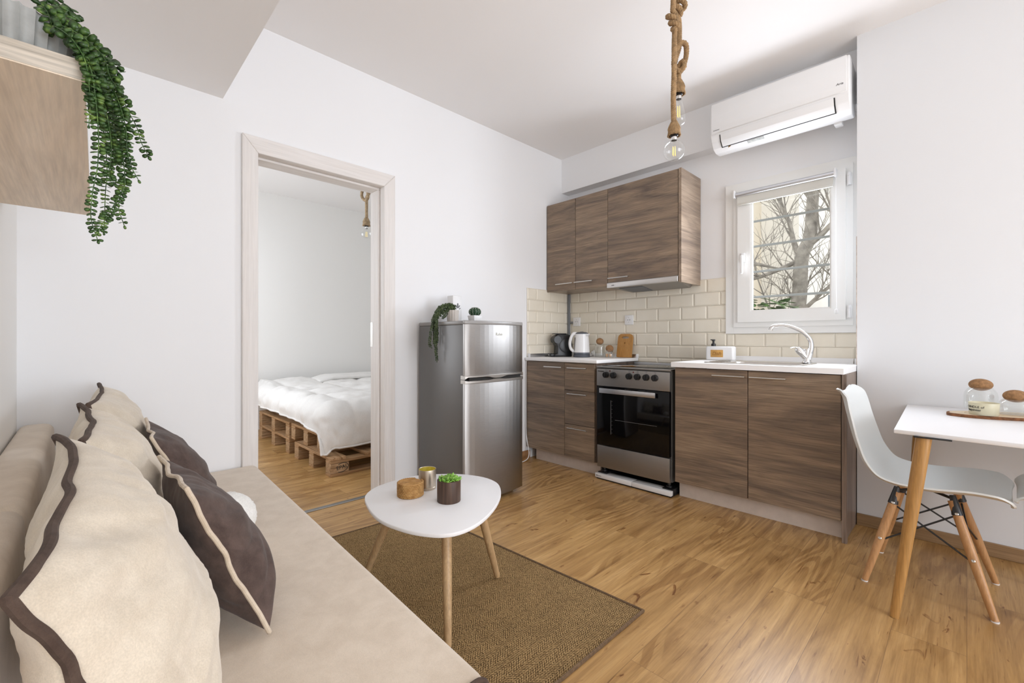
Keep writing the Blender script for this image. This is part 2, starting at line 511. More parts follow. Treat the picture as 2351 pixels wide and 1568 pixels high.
M['rug_edge'] = plain('rug_binding', (.13, .08, .042), .95, var=.3, vscale=90, bumpy=.5, bscale=300)

def m_steel(name, col, rough, axis='z', amp=.08, aniso=0):
    t = NT(name)
    s_ = {'z': (500, 500, 4), 'x': (4, 500, 500), 'y': (500, 4, 500)}[axis]
    f = t.noise(t.coords(s_), 1.0, 2, .5)
    r = t.math('ADD', t.math('MULTIPLY', f, amp), rough)
    c = t.ramp(f, [(.2, tuple(x * .93 for x in col)), (.8, tuple(x * 1.05 for x in col))])
    bs = t.bsdf(c, r, 1, t.bump(f, .03, .0005), aniso=aniso); bs.inputs['Anisotropic Rotation'].default_value = .25
    return t.m
M['steel'] = m_steel('brushed_steel', (.37, .355, .34), .40, 'x', .08, .75)
M['steel_dark'] = m_steel('dark_brushed_steel', (.36, .345, .33), .46, 'y')
M['steel_hood'] = m_steel('hood_steel', (.66, .64, .62), .26, 'y')
M['fridge_side'] = plain('grey_metallic_side', (.165, .16, .155), .42, .25)
M['sinksteel'] = m_steel('sink_steel', (.62, .60, .57), .25, 'y')

def m_tile():
    t = NT('cream_metro_tile')
    f = t.noise(t.coords(), 5, 4)
    c = t.ramp(f, [(.3, (.78, .72, .60)), (.7, (.83, .78, .67))])
    t.bsdf(c, .12, 0, None, .5)
    return t.m
M['tile'] = m_tile()

def m_thin_glass(name, col=(1, 1, 1), refl=.12, rough=.02, edge=.5):
    """thin pane: clear with a fresnel reflection"""
    t = NT(name)
    tr = t.n('ShaderNodeBsdfTransparent'); tr.inputs[0].default_value = (*col, 1)
    gl = t.n('ShaderNodeBsdfGlossy'); gl.inputs[0].default_value = (1, 1, 1, 1); gl.inputs['Roughness'].default_value = rough
    lw = t.n('ShaderNodeLayerWeight'); lw.inputs['Blend'].default_value = .25
    f = t.math('ADD', t.math('MULTIPLY', lw.outputs['Facing'], edge * .5), refl * .3)
    mx = t.n('ShaderNodeMixShader'); t.l(f, mx.inputs[0]); t.l(tr.outputs[0], mx.inputs[1]); t.l(gl.outputs[0], mx.inputs[2])
    t.l(mx.outputs[0], t.out.inputs[0])
    return t.m
M['glass'] = m_thin_glass('clear_glass', (.97, .975, .97), .12, .03, .55)
M['pane'] = m_thin_glass('window_glass', (.97, .98, .98), .06, .0, .12)
M['frosted'] = plain('frosted_candle_glass', (.72, .68, .50), .35, trans=.25)

def m_leaf(name, a, b, edge):
    t = NT(name)
    f = t.noise(t.coords(), 55, 2)
    c = t.ramp(f, [(.35, a), (.55, b), (.75, edge)])
    t.bsdf(c, .38, 0, None, .5)
    return t.m
M['leaf'] = m_leaf('trailing_leaf', (.022, .055, .014), (.055, .125, .026), (.22, .34, .07))
M['leaf_dull'] = m_leaf('trailing_leaf_dull', (.035, .055, .02), (.06, .09, .03), (.11, .15, .05))
M['leaf_bright'] = m_leaf('bright_leaf', (.16, .38, .04), (.27, .55, .07), (.50, .74, .20))
M['cactus'] = plain('cactus_green', (.008, .045, .014), .5)
M['spine'] = plain('cactus_spine', (.7, .68, .6), .7)

def m_rattan():
    t = NT('rattan_weave'); vec = t.coords()
    f = t.noise(vec, 55, 2)
    c = t.ramp(f, [(.3, (.36, .18, .05)), (.5, (.46, .25, .08)), (.7, (.56, .33, .12))])
    t.bsdf(c, .55, 0, t.bump(f, .5, .002), .4)
    return t.m
M['rattan'] = m_rattan()
M['render'] = plain('cream_render', (.74, .67, .56), .9, var=.05, vscale=1.5)
M['render_w'] = plain('pale_render', (.86, .84, .80), .9, var=.04, vscale=1.5)
M['treebark'] = plain('grey_tree_bark', (.36, .335, .305), .9, var=.4, vscale=12, bumpy=.4, bscale=40)
M['shrubleaf'] = m_leaf('shrub_leaf', (.05, .13, .03), (.10, .21, .05), (.24, .36, .12))
M['ground'] = plain('pale_paving', (.45, .43, .39), .9, var=.1, vscale=2)
M['bluegrey'] = plain('bluegrey_wall', (.32, .36, .40), .8)
M['ironwhite'] = plain('white_painted_iron', (.50, .53, .54), .5)
# ------------------------------------------------------------------ the room
YW = 2.725      # wall with the doorway
XK = 3.42       # kitchen wall
XR = 3.168      # projecting wall on the right
XL = -.195      # wall behind the sofa
ZC = 2.783
YB = -3.4
b = MB(); b.box(-1.2, 4.2, YB - .3, 6.2, -.1, 0); struct('floor', b, M['floor'])
b = MB(); b.box(XL - .2, 4.0, YB - .2, YW + .135, ZC, ZC + .15); struct('ceiling', b, M['ceil'])
b = MB(); b.box(XL, .528, YB, YW, 2.317, ZC - .001); struct('ceiling_soffit', b, M['ceil'])
b = MB(); b.box(XL - .2, XL, YB - .2, YW + .135, 0, ZC); struct('wall_left', b, M['wall_warm'])
# doorway wall
DX0, DX1, DZ = .672, 1.462, 2.09
b = MB(); b.prism([(XL, 0), (DX0, 0), (DX0, DZ), (DX1, DZ), (DX1, 0), (XK, 0), (XK, ZC), (XL, ZC)], YW, YW + .135, axis='y')
struct('wall_back', b, M['wall'])
# kitchen wall with the window hole
WY0, WY1, WZ0, WZ1 = .515, 1.15, 1.165, 2.125
b = MB(); b.frame(.437, YW + .135, 0, ZC, WY0, WY1, WZ0, WZ1, XK, XK + .2); struct('wall_kitchen', b, M['wall'])
b = MB(); b.box(3.313, XK, .437, YW, 2.459, ZC); struct('wall_beam', b, M['wall'])
b = MB(); b.box(XR, XR + .6, YB - .2, .437, 0, ZC); struct('wall_right', b, M['wall_dimmed'])
# wall behind the camera with a big balcony window
b = MB(); b.frame(XL, XR, 0, ZC, .0, 2.5, .12, 2.35, YB - .2, YB, axis='y'); struct('wall_front', b, M['wall'])
w = bpy.data.objects.new('window_2', None); COL.objects.link(w); w['kind'] = 'structure'; w.location = (1.5, YB - .1, .12)
b = MB(); b.frame(.0, 2.5, .12, 2.35, .07, 2.43, .19, 2.28, YB - .12, YB - .06, axis='y'); struct('window_frame', b, M['pvc'], w)
b = MB(); b.box(1.22, 1.28, YB - .12, YB - .06, .19, 2.28); struct('mullion', b, M['pvc'], w)
# skirting
b = MB(); b.box(XR - .014, XR, YB, .437, 0, .066, .003); struct('baseboard_right', b, M['skirting'])
b = MB(); b.box(1.53, 2.86, YW - .014, YW, 0, .07, .003); struct('baseboard_back', b, M['skirting_x'])
# exposed strip where the projecting wall meets the window
b = MB(); b.box(XR - .001, XR + .03, .437, .4405, .905, 1.64); struct('trim_2', b, plain('raw_plaster', (.52, .44, .38), .9, var=.35, vscale=30))
# threshold strip
b = MB(); b.box(DX0 + .03, DX1 - .03, YW + .06, YW + .095, 0, .006, .002); struct('trim_1', b, plain('threshold_metal', (.36, .37, .37), .35, 1))

# door frame (casing, lining, stop)
d = bpy.data.objects.new('door_1', None); COL.objects.link(d); d.location = (1.06, YW, 0); d['kind'] = 'structure'
cx0, cx1, cz = .613, 1.522, 2.162
ix0, ix1, iz = .690, 1.440, 2.072
b = MB(); b.prism([(cx0, 0), (ix0, 0), (ix0, iz), (cx0, cz)], YW - .022, YW + .001, .004, 2, 'y'); struct('casing', b, M['doorframe'], d)
b = MB(); b.prism([(cx1, 0), (ix1, 0), (ix1, iz), (cx1, cz)], YW - .022, YW + .001, .004, 2, 'y'); struct('casing', b, M['doorframe'], d)
b = MB(); b.prism([(cx0, cz), (cx1, cz), (ix1, iz), (ix0, iz)], YW - .022, YW + .001, .004, 2, 'y'); struct('casing', b, M['doorframe_x'], d)
j0, j1, jz = ix0 - .003, ix1 + .003, iz + .004
b = MB(); b.box(j0 - .012, j0, YW - .001, YW + .15, 0, jz); struct('jamb', b, M['doorframe'], d)
b = MB(); b.box(j1, j1 + .012, YW - .001, YW + .15, 0, jz); struct('jamb', b, M['doorframe'], d)
b = MB(); b.box(j0 - .012, j1 + .012, YW - .001, YW + .15, jz, jz + .012); struct('jamb', b, M['doorframe_x'], d)
b = MB(); b.box(j0, j0 + .014, YW + .045, YW + .15, 0, jz - .014, .003); struct('door_stop', b, M['doorframe'], d)
b = MB(); b.box(j1 - .014, j1, YW + .045, YW + .15, 0, jz - .014, .003); struct('door_stop', b, M['doorframe'], d)
b = MB(); b.box(j0, j1, YW + .045, YW + .15, jz - .014, jz, .003); struct('door_stop', b, M['doorframe_x'], d)
b = MB(); b.box(j1 - .016, j1 - .0135, YW + .118, YW + .15, 1.0, 1.17, .0008); struct('strike_plate', b, M['nickel'], d)

# bedroom shell
BY = 5.76
b = MB(); b.box(-.3, 4.0, BY, BY + .15, 0, ZC); struct('wall_bedroom_back', b, M['wall_warm'])
b = MB(); b.box(3.75, 3.9, YW + .135, BY, 0, ZC); struct('wall_bedroom_right', b, M['wall_warm'])
b = MB(); b.frame(YW + .135, BY, 0, ZC, 3.6, 5.2, .9, 2.2, -.15, 0.0, axis='x'); struct('wall_bedroom_left', b, M['wall_warm'])
b = MB(); b.box(-.15, 3.9, YW + .135, BY + .1, ZC, ZC + .15); struct('ceiling_bedroom', b, M['ceil'])

# kitchen window
w = bpy.data.objects.new('window_1', None); COL.objects.link(w); w.location = (XK, .83, WZ0); w['kind'] = 'structure'
b = MB(); b.frame(.443, 1.238, 1.094, 2.178, WY0, WY1, WZ0, WZ1, XK - .022, XK + .002); struct('window_trim', b, M['pvc'], w)
b = MB(); b.frame(.486, 1.180, 1.140, 2.140, .545, 1.118, 1.205, 2.09, XK - .034, XK - .018); struct('window_frame', b, M['pvc'], w)
b = MB(); b.frame(.520, 1.147, 1.174, 2.110, .594, 1.063, 1.250, 2.035, XK - .052, XK + .01)
b.frame(.586, 1.071, 1.242, 2.043, .602, 1.055, 1.258, 2.027, XK - .044, XK - .004); struct('sash', b, M['pvc'], w)
b = MB(); b.box(XK - .016, XK - .012, .59, 1.066, 1.245, 2.04); struct('pane', b, M['pane'], w)
b = MB(); b.box(XK - .062, XK - .052, 1.093, 1.122, 1.60, 1.665, .004).box(XK - .092, XK - .062, 1.098, 1.116, 1.618, 1.645, .005).box(XK - .098, XK - .082, 1.098, 1.117, 1.515, 1.645, .006)
struct('window_handle', b, M['white'], w, True)
for z in (1.185, 2.00):
    b = MB(); b.lathe([(.009, 0), (.009, .055), (.007, .057), (.009, .06), (.009, .078)], (XK - .05, .503, z), 16)
    b.box(XK - .05, XK - .03, .49, .516, z, z + .075, .002); struct('hinge', b, M['white'], w, True)

# tile backsplash : every tile a shallow pyramid frustum on a grout sheet
TZ0, TZ1 = .90, 1.512
def tiles(b, fn, u0, u1, z0, z1, holes=(), phase=0.0, tw=.2005, th=.102):
    rows = int(math.ceil((z1 - z0) / th - 1e-6))
    for r in range(rows):
        zt = z1 - r * th; zb = max(z0, zt - th)
        u = u0 - (tw / 2 if r % 2 else 0) - phase
        while u < u1 - 1e-4:
            a = max(u, u0); c = min(u + tw, u1); u += tw
            if c - a < .008 or zt - zb < .008: continue
            segs = [(a, c, zb, zt)]
            for (h0, h1, g0, g1) in holes:
                ns = []
                for (p, q, s, t_) in segs:
                    if q <= h0 or p >= h1 or t_ <= g0 or s >= g1: ns.append((p, q, s, t_)); continue
                    if p < h0: ns.append((p, h0, s, t_))
                    if q > h1: ns.append((h1, q, s, t_))
                    if t_ > g1: ns.append((max(p, h0), min(q, h1), g1, t_))
                    if s < g0: ns.append((max(p, h0), min(q, h1), s, g0))
                segs = ns
            for (p, q, s, t_) in segs:
                if q - p < .012 or t_ - s < .012: continue
                g = .0012; m = min(.011, (q - p) * .3, (t_ - s) * .3)
                o = [(p + g, s + g), (q - g, s + g), (q - g, t_ - g), (p + g, t_ - g)]
                i = [(p + m, s + m), (q - m, s + m), (q - m, t_ - m), (p + m, t_ - m)]
                va = [b.bm.verts.new(fn(x, y, .0)) for x, y in o]
                vb = [b.bm.verts.new(fn(x, y, .003)) for x, y in o]
                vc = [b.bm.verts.new(fn(x, y, .0075)) for x, y in i]
                fs = [b.bm.faces.new(vc)]
                for k in range(4):
                    n_ = (k + 1) % 4
                    fs.append(b.bm.faces.new((va[k], va[n_], vb[n_], vb[k]))); fs.append(b.bm.faces.new((vb[k], vb[n_], vc[n_], vc[k])))
grout = plain('pale_grout', (.60, .55, .46), .9)
b = MB(); b.prism([(.44, .86), (2.722, .86), (2.722, TZ1), (1.2385, TZ1), (1.2385, 1.0935), (.44, 1.0935)], XK - .003, XK, axis='x'); struct('wall_grout_kitchen', b, grout)
b = MB(); tiles(b, lambda u, z, h: (XK - .003 - h, u, z), .44, 2.712, .86, TZ1, holes=((.438, 1.2385, 1.093, 2.2),), phase=.06)
o = struct('wall_tiles_kitchen', b, M['tile'])
b = MB(); b.box(2.829, XK - .003, YW - .003, YW, .86, TZ1); struct('wall_grout_back', b, grout)
b = MB(); tiles(b, lambda u, z, h: (u, YW - .003 - h, z), 2.829, 3.405, .86, TZ1, phase=.08); struct('wall_tiles_back', b, M['tile'])

# ------------------------------------------------------------------ outside the kitchen window
b = MB(); b.box(3.95, 30, -12, 16, -.25, -.05); struct('ground_outside', b, M['ground'])
g = thing('window_bars', (3.66, .83, 1.0), 'white iron security bars across the outside of the kitchen window', 'window grille')
for z in (1.373, 1.565, 1.757, 1.947):
    b = MB(); b.tube([(3.66, .40, z), (3.66, 1.30, z)], .0085, 8); part('bar', b, M['ironwhite'], g)
for y in (.42, 1.28):
    b = MB(); b.box(3.652, 3.668, y - .012, y + .012, 1.0, 2.3); part('upright', b, M['ironwhite'], g)
# house behind
h = thing('house', (9.5, 4.6, -.05), 'cream rendered house with balcony seen through the kitchen window', 'house')
b = MB(); b.box(9.0, 13.0, 2.05, 8, -.05, 4.3); part('wall', b, M['render_w'], h)
b = MB(); b.box(7.6, 9.0, 2.65, 8, -.05, 6.2); part('wall', b, M['render'], h)
b = MB(); b.hexa([(7.0, 2.45, 2.25), (7.62, 2.45, 2.25), (7.62, 8, 2.25), (7.0, 8, 2.25), (7.0, 2.45, 2.42), (7.62, 2.45, 2.42), (7.62, 8, 2.42), (7.0, 8, 2.42)], .02); part('balcony_slab', b, M['ironwhite'], h)
b = MB()
for y in (2.48, 2.62, 2.76, 2.9, 3.04, 3.18): b.tube([(7.05, y, 2.42), (7.05, y, 3.3)], .012, 6)
b.tube([(7.05, 2.45, 3.3), (7.05, 3.6, 3.3)], .02, 6); part('railing', b, M['render_w'], h)
b = MB(); b.box(7.585, 7.62, 2.72, 3.0, 1.15, 2.15); part('window', b, plain('shutter_grey', (.50, .50, .50), .6), h)
b = MB(); b.box(8.97, 9.02, 2.2, 2.5, 1.3, 2.2); part('window', b, M['render_w'], h)
b = MB(); b.hexa([(8.6, 1.75, 4.3), (13.2, 1.75, 4.3), (13.2, 8, 4.3), (8.6, 8, 4.3), (8.8, 1.9, 4.55), (13, 1.9, 4.55), (13, 8, 4.55), (8.8, 8, 4.55)]); part('roof', b, M['ironwhite'], h)
b = MB(); b.box(9.5, 9.7, -1.0, 1.72, -.05, 1.85); solo('garden_wall', b, M['bluegrey'], (9.6, .2, -.05), 'low grey garden wall seen at lower right through the kitchen window', 'wall')
# bare tree
t = thing('bare_tree', (6.0, 1.33, -.05), 'bare grey tree with a forked trunk outside the kitchen window', 'tree')
trunk = catmull([(5.9, 1.52, -.05), (5.95, 1.46, .9), (6.0, 1.37, 1.5), (6.0, 1.34, 2.0), (6.05, 1.27, 2.25), (6.05, 1.24, 2.7), (6.0, 1.19, 3.3), (5.9, 1.22, 4.2), (5.9, 1.3, 5.2)], 6)
b = MB(); b.tube(trunk, [.085 * (1 - .013 * i) + .008 for i in range(len(trunk))], 12); part('trunk', b, M['treebark'], t)
rr = random.Random(11)
def grow(b, p, d, ln, r, depth):
    pts = [V(p)]
    d = V(d).normalized()
    for k in range(5):
        d = (d + V((rr.uniform(-.22, .22), rr.uniform(-.22, .22), rr.uniform(-.12, .2)))).normalized()
        pts.append(pts[-1] + d * ln / 5)
    b.tube(pts, [r * (1 - .13 * k) for k in range(6)], 6)
    if depth <= 0: return
    for k in (1, 2, 3, 4, 5):
        for _ in range(2):
            nd = (d + V((rr.uniform(-1, 1), rr.uniform(-1, 1), rr.uniform(-.5, .9)))).normalized()
            grow(b, pts[k], nd, ln * rr.uniform(.45, .7), max(.0028, r * .36), depth - 1)
for (p, dr, ln, r, dp) in [((6.0, 1.36, 1.98), (-.25, .85, -.62), 1.05, .028, 2), ((6.02, 1.3, 2.12), (.1, -.75, .65), .95, .035, 2),
                           ((6.0, 1.36, 2.0), (.3, .35, .95), 1.3, .032, 2), ((5.97, 1.42, 1.35), (.2, -.7, .6), .9, .026, 2), ((6.05, 1.24, 2.65), (.2, .6, .8), 1.1, .03, 2),
                           ((6.05, 1.24, 2.7), (.1, -.5, .8), 1.0, .03, 2), ((5.96, 1.45, 1.0), (.3, .7, .75), 1.15, .016, 2), ((6.02, 1.25, 3.0), (-.2, .8, .3), 1.0, .022, 2), ((5.95, 1.44, 1.1), (.3, -.35, .9), 1.0, .03, 2)]:
    b = MB(); grow(b, p, dr, ln, r, dp); part('branch', b, M['treebark'], t)
t = thing('garden_shrub', (5.0, 1.5, -.05), 'broad-leaved green shrub at lower left outside the kitchen window', 'shrub')
b = MB()
for k in range(230):
    a = rr.uniform(0, 2 * PI); r_ = .42 * math.sqrt(rr.random()); hh = rr.uniform(0, .55)
    p = V((5.0 + .8 * r_ * math.cos(a), 1.44 + .55 * r_ * math.sin(a), 1.12 + hh * .8 * (1 - r_)))
    dd = V((math.cos(a + rr.uniform(-.8, .8)), math.sin(a + rr.uniform(-.8, .8)), rr.uniform(-.5, .35)))
    b.leaf(p, dd, (rr.uniform(-.4, .4), rr.uniform(-.4, .4), 1), rr.uniform(.12, .2), rr.uniform(.05, .085), .08)
part('foliage', b, M['shrubleaf'], t)
b = MB(); b.tube([(5.0, 1.44, -.05), (5.0, 1.44, 1.3)], .03, 8)
part('stem', b, M['treebark'], t)

# roller blind on the sash
t = thing('roller_blind', (XK - .07, .86, 2.078), 'narrow off-white roller blind rolled up at the top of the kitchen window', 'blind')
b = MB(); b.tube([(XK - .075, .574, 2.08), (XK - .075, 1.152, 2.08)], .017, 14); part('roller', b, M['alu'], t)
b = MB(); b.box(XK - .071, XK - .069, .581, 1.143, 2.012, 2.078).box(XK - .075, XK - .065, .581, 1.143, 2.004, 2.020, .003); part('blind_fabric', b, M['blindfab'], t)
for y in (.568, 1.158):
    b = MB(); b.box(XK - .095, XK - .05, y - .006, y + .006, 2.06, 2.112, .003); part('bracket', b, M['white'], t)
b = MB(); b.tube([(XK - .085, .563, 2.08), (XK - .084, .563, 1.6), (XK - .08, .561, 1.235)], .0022, 6).box(XK - .09, XK - .07, .553, .569, 1.21, 1.24, .004); part('pull_cord', b, M['white'], t)
# ------------------------------------------------------------------ kitchen
def bar_handle(par, y0, y1, z, x=2.82, out=.028, name='handle'):
    b = MB(); b.tube([(x - out, y0, z), (x - out, y1, z)], .0052, 10)
    for y in (y0 + .03, y1 - .03):
        b.tube([(x - out, y, z), (x + .001, y, z)], .004, 8)
    return part(name, b, M['nickel'], par)
# left base cabinet
c = thing('base_cabinet', (3.1, 2.35, 0), 'dark oak base cabinet with one door and three drawers beside the cooker', 'cabinet')
b = MB(); b.box(2.842, 3.40, 1.992, 2.715, .10, .866); part('carcass', b, M['cab_z'], c)
b = MB(); b.box(2.876, 2.894, 1.975, 2.652, 0, .10); part('plinth', b, M['plinth'], c)
b = MB(); b.box(2.82, 2.84, 2.2915, 2.714, .104, .863, .0012, 1); dr = part('door', b, M['cab'], c)
bar_handle(dr, 2.30, 2.49, .824)
for z0, z1, hz in ((.646, .863, .824), (.372, .642, .617), (.104, .368, .341)):
    b = MB(); b.box(2.82, 2.84, 1.995, 2.2875, z0, z1, .0012, 1); dr = part('drawer', b, M['cab'], c)
    bar_handle(dr, 2.052, 2.242, hz)
# sink base cabinet
c = thing('sink_cabinet', (3.1, .9, 0), 'wide dark oak sink cabinet with two doors under the window', 'cabinet')
b = MB(); b.box(2.842, 3.40, .452, 1.352, .106, .735); part('carcass', b, M['cab_z'], c)
b = MB(); b.box(2.886, 2.902, .452, 1.350, 0, .106); part('plinth', b, M['plinth'], c)
b = MB(); b.box(2.82, 2.84, .905, 1.350, .109, .866, .0012, 1); dr = part('door', b, M['cab'], c); bar_handle(dr, .912, 1.100, .829)
b = MB(); b.box(2.82, 2.84, .455, .901, .109, .866, .0012, 1); dr = part('door', b, M['cab'], c); bar_handle(dr, .700, .888, .829)
b = MB(); b.box(2.812, 3.40, .4405, .451, 0, .870, .001, 1).box(2.812, 2.84, .430, .4405, 0, .870, .001, 1); 
part('end_panel', b, M['cab_z'], c)
# worktops
t = thing('worktop', (3.1, 2.34, .867), 'white worktop in the corner left of the cooker', 'worktop')
b = MB(); b.box(2.797, 3.408, 1.957, 2.716, .868, .895, .006, 3); part('slab', b, M['worktop'], t)
b = MB(); b.prism([(3.409, .895), (3.409, .925), (3.402, .925), (3.386, .897), (3.386, .895)], 1.962, 2.70, axis='y'); part('upstand', b, M['alu'], t)
b = MB(); b.prism([(2.7135, .895), (2.7135, .925), (2.707, .925), (2.692, .897), (2.692, .895)], 2.835, 3.386, axis='x'); part('upstand', b, M['alu'], t)
b = MB(); b.box(3.376, 3.410, 1.9545, 1.962, .894, .929, .002); part('end_cap', b, M['white'], t)
b = MB(); b.box(2.828, 2.835, 2.686, 2.714, .894, .929, .002); part('end_cap', b, M['white'], t)
t = thing('worktop', (3.1, .9, .871), 'white worktop around the sink under the window', 'worktop')
SX0, SX1, SY0, SY1 = 2.875, 3.30, .645, 1.20
b = MB(); b.frame(.4405, 1.366, 2.795, 3.408, SY0 + .02, SY1 - .02, SX0 + .02, SX1 - .02, .871, .902, axis='z')
# frame() axis z maps (a,b)->(x,y); swap to get x across the depth
for v in b.bm.verts: v.co = V((v.co.y, v.co.x, v.co.z))
bmesh.ops.recalc_face_normals(b.bm, faces=b.bm.faces[:])
part('slab', b, M['worktop'], t)
b = MB(); b.prism([(3.409, .902), (3.409, .934), (3.402, .934), (3.386, .904), (3.386, .902)], .485, 1.2, axis='y'); part('upstand', b, M['white_gloss'], t)
b = MB(); b.box(3.372, 3.410, .448, .478, .901, .936, .003); part('end_cap', b, M['white'], t)
# sink basin
def rrect(x0, x1, y0, y1, r, n=6):
    out = []
    for cx, cy, a0 in ((x1 - r, y1 - r, 0), (x0 + r, y1 - r, 90), (x0 + r, y0 + r, 180), (x1 - r, y0 + r, 270)):
        for k in range(n + 1):
            a = R(a0 + 90 * k / n); out.append((cx + r * math.cos(a), cy + r * math.sin(a)))
    return out
t = thing('kitchen_sink', (3.09, .92, .902), 'stainless steel inset sink with rounded bowl in the white worktop', 'sink')
b = MB()
loops = []
for (x0, x1, y0, y1, r, z) in ((SX0, SX1, SY0, SY1, .05, .9022), (SX0 + .003, SX1 - .003, SY0 + .003, SY1 - .003, .05, .9065), (SX0 + .018, SX1 - .018, SY0 + .018, SY1 - .018, .045, .9065),
                               (SX0 + .024, SX1 - .075, SY0 + .03, SY1 - .10, .06, .901), (SX0 + .03, SX1 - .082, SY0 + .036, SY1 - .11, .06, .885), (SX0 + .045, SX1 - .095, SY0 + .05, SY1 - .125, .055, .765), (SX0 + .075, SX1 - .125, SY0 + .085, SY1 - .16, .04, .755)):
    loops.append([b.bm.verts.new((x, y, z)) for x, y in rrect(x0, x1, y0, y1, r)])
for A, B in zip(loops, loops[1:]):
    n = len(A)
    for k in range(n): b.bm.faces.new((A[k], A[(k + 1) % n], B[(k + 1) % n], B[k]))
b.bm.faces.new(loops[-1])
bmesh.ops.recalc_face_normals(b.bm, faces=b.bm.faces[:])
for f in b.bm.faces: f.normal_flip() if f.normal.z < 0 and abs(f.normal.z) > .5 else None
part('basin', b, M['sinksteel'], t)
for k in range(5):
    b = MB(); b.tube([(SX0 + .06 + .05 * k, SY1 - .03, .9072), (SX0 + .06 + .05 * k, SY1 - .09, .9066)], .003, 6); part('drainer_ridge', b, M['sinksteel'], t)
# tap
FX, FY = 3.262, .70
t = thing('kitchen_tap', (FX, FY, .906), 'chrome single-lever mixer tap with a tall arched spout', 'tap')
b = MB(); b.lathe([(.027, .0), (.027, .004), (.023, .008), (.021, .03), (.021, .075), (.018, .085), (0, .088)], (FX, FY, .906), 24)
part('body', b, M['chrome'], t)
sp = catmull([(FX, FY - .005, .93), (FX, FY - .022, 1.0), (FX, FY - .014, 1.055), (FX - .01, FY + .03, 1.105), (FX - .025, FY + .10, 1.138), (FX - .04, FY + .165, 1.140), (FX - .048, FY + .185, 1.128), (FX - .05, FY + .192, 1.112)], 6)
b = MB(); b.tube(sp, [.020 - .008 * min(1, i / 14) for i in range(len(sp))], 14); part('spout', b, M['chrome'], t)
b = MB(); b.tube([(FX - .002, FY + .005, .94), (FX - .018, FY + .040, .985), (FX - .022, FY + .050, 1.0)], [.021, .022, .015], 14)
b.tube(catmull([(FX - .02, FY + .044, .998), (FX - .035, FY + .060, 1.004), (FX - .05, FY + .078, .998)], 4), [.012, .011, .010, .009, .008, .007, .007, .006, .006], 10, flat=((0, 0, 1), .4))
part('lever', b, M['chrome'], t)
# dish soap dispenser
t = thing('soap_dispenser', (3.30, 1.245, .903), 'white rectangular dish soap dispenser with wooden plaque beside the sink', 'soap dispenser')
b = MB(); b.box(3.275, 3.345, 1.145, 1.335, .9025, 1.003, .012, 3); part('bottle', b, M['white'], t)
b = MB(); b.box(3.2715, 3.276, 1.212, 1.298, .925, .977, .0015, 2); pl = part('plaque', b, M['bamboo_tag'], t)
lettering('Dish', .034, (3.2708, 1.288, .940), (0, -1, 0), (0, 0, 1), M['engrave'], pl, shear=.3)
b = MB(); b.lathe([(.0155, 0), (.0155, .02), (.008, .022), (.007, .038), (.012, .041), (.012, .052), (0, .053)], (3.31, 1.292, 1.001), 20); b.box(3.265, 3.312, 1.287, 1.297, 1.046, 1.053, .002); part('pump', b, M['black'], t)
# cooker
t = thing('electric_cooker', (3.1, 1.67, .05), 'freestanding grey electric cooker with a black glass oven door', 'cooker')
b = MB(); b.box(2.832, 3.40, 1.376, 1.962, .092, .838); part('body', b, M['fridge_side'], t)
b = MB(); b.box(2.800, 2.832, 1.378, 1.960, .703, .832, .004); cp = part('control_panel', b, M['steel_dark'], t)
b = MB(); b.box(2.806, 3.405, 1.374, 1.966, .838, .851, .004); part('hob_frame', b, M['steel_dark'], t)
b = MB(); b.box(2.845, 3.375, 1.40, 1.94, .8505, .8545, .001); part('hob_glass', b, M['blackglass'], t)
for y in (1.874, 1.809, 1.680, 1.614, 1.547, 1.482):
    b = MB(); b.lathe([(.0235, 0), (.023, .006), (.0205, .020), (.0, .021)], (2.8, y, .789), 28, (-1, 0, 0)); b.box(2.770, 2.785, y - .0045, y + .0045, .768, .810, .002); part('knob', b, M['black'], t)
for y in (1.842, 1.648):
    b = MB(); b.lathe([(.0045, 0), (.004, .003), (0, .0045)], (2.8, y, .819 if y > 1.7 else .8195), 12, (-1, 0, 0)); part('indicator_lamp', b, M['red'], t)
lettering('ROBIN', .0125, (2.7992, 1.936, .8085), (0, -1, 0), (0, 0, 1), M['ink'], t, spacing=1.15)
b = MB(); b.prism([(1.9445, .8135), (1.9485, .818), (1.9405, .818)], 2.7988, 2.8, axis='x'); b.box(2.7988, 2.8, 1.941, 1.948, .8088, .8128); part('emblem', b, M['ink'], t)
for i, y in enumerate((1.680, 1.614, 1.547, 1.482)):
    b = MB(); b.frame(y - .005, y + .005, .8185, .8285, y - .0042, y + .0042, .8193, .8277, 2.7992, 2.8); q = [(.0015, -.004), (.0015, .0015), (-.004, .0015), (-.004, -.004)][i]
    b.box(2.7992, 2.8, y + q[0], y + q[0] + .0025, .8235 + q[1], .8235 + q[1] + .0025); part('symbol', b, M['greyink'], t)
for y in (1.874, 1.809):
    b = MB(); b.frame(y - .0055, y + .0055, .8205, .8295, y - .0047, y + .0047, .8213, .8287, 2.7992, 2.8); part('symbol', b, M['greyink'], t)
b = MB()
for k in range(7):
    a = R(-20 - 38 * k); b.box(2.7992, 2.8, 1.809 - .031 * math.cos(a) - .0018, 1.809 - .031 * math.cos(a) + .0018, .789 - .031 * math.sin(-a) - .0018, .789 - .031 * math.sin(-a) + .0018)
part('dial_mark', b, M['greyink'], t)
b = MB(); b.box(2.802, 2.832, 1.380, 1.958, .262, .700, .003); od = part('oven_door', b, M['blackglass'], t)
b = MB(); b.box(2.765, 2.776, 1.466, 1.914, .655, .690, .002); 
for y in (1.50, 1.88): b.box(2.775, 2.803, y - .012, y + .012, .662, .684, .002)
part('handle', b, M['alu'], od)
b = MB()
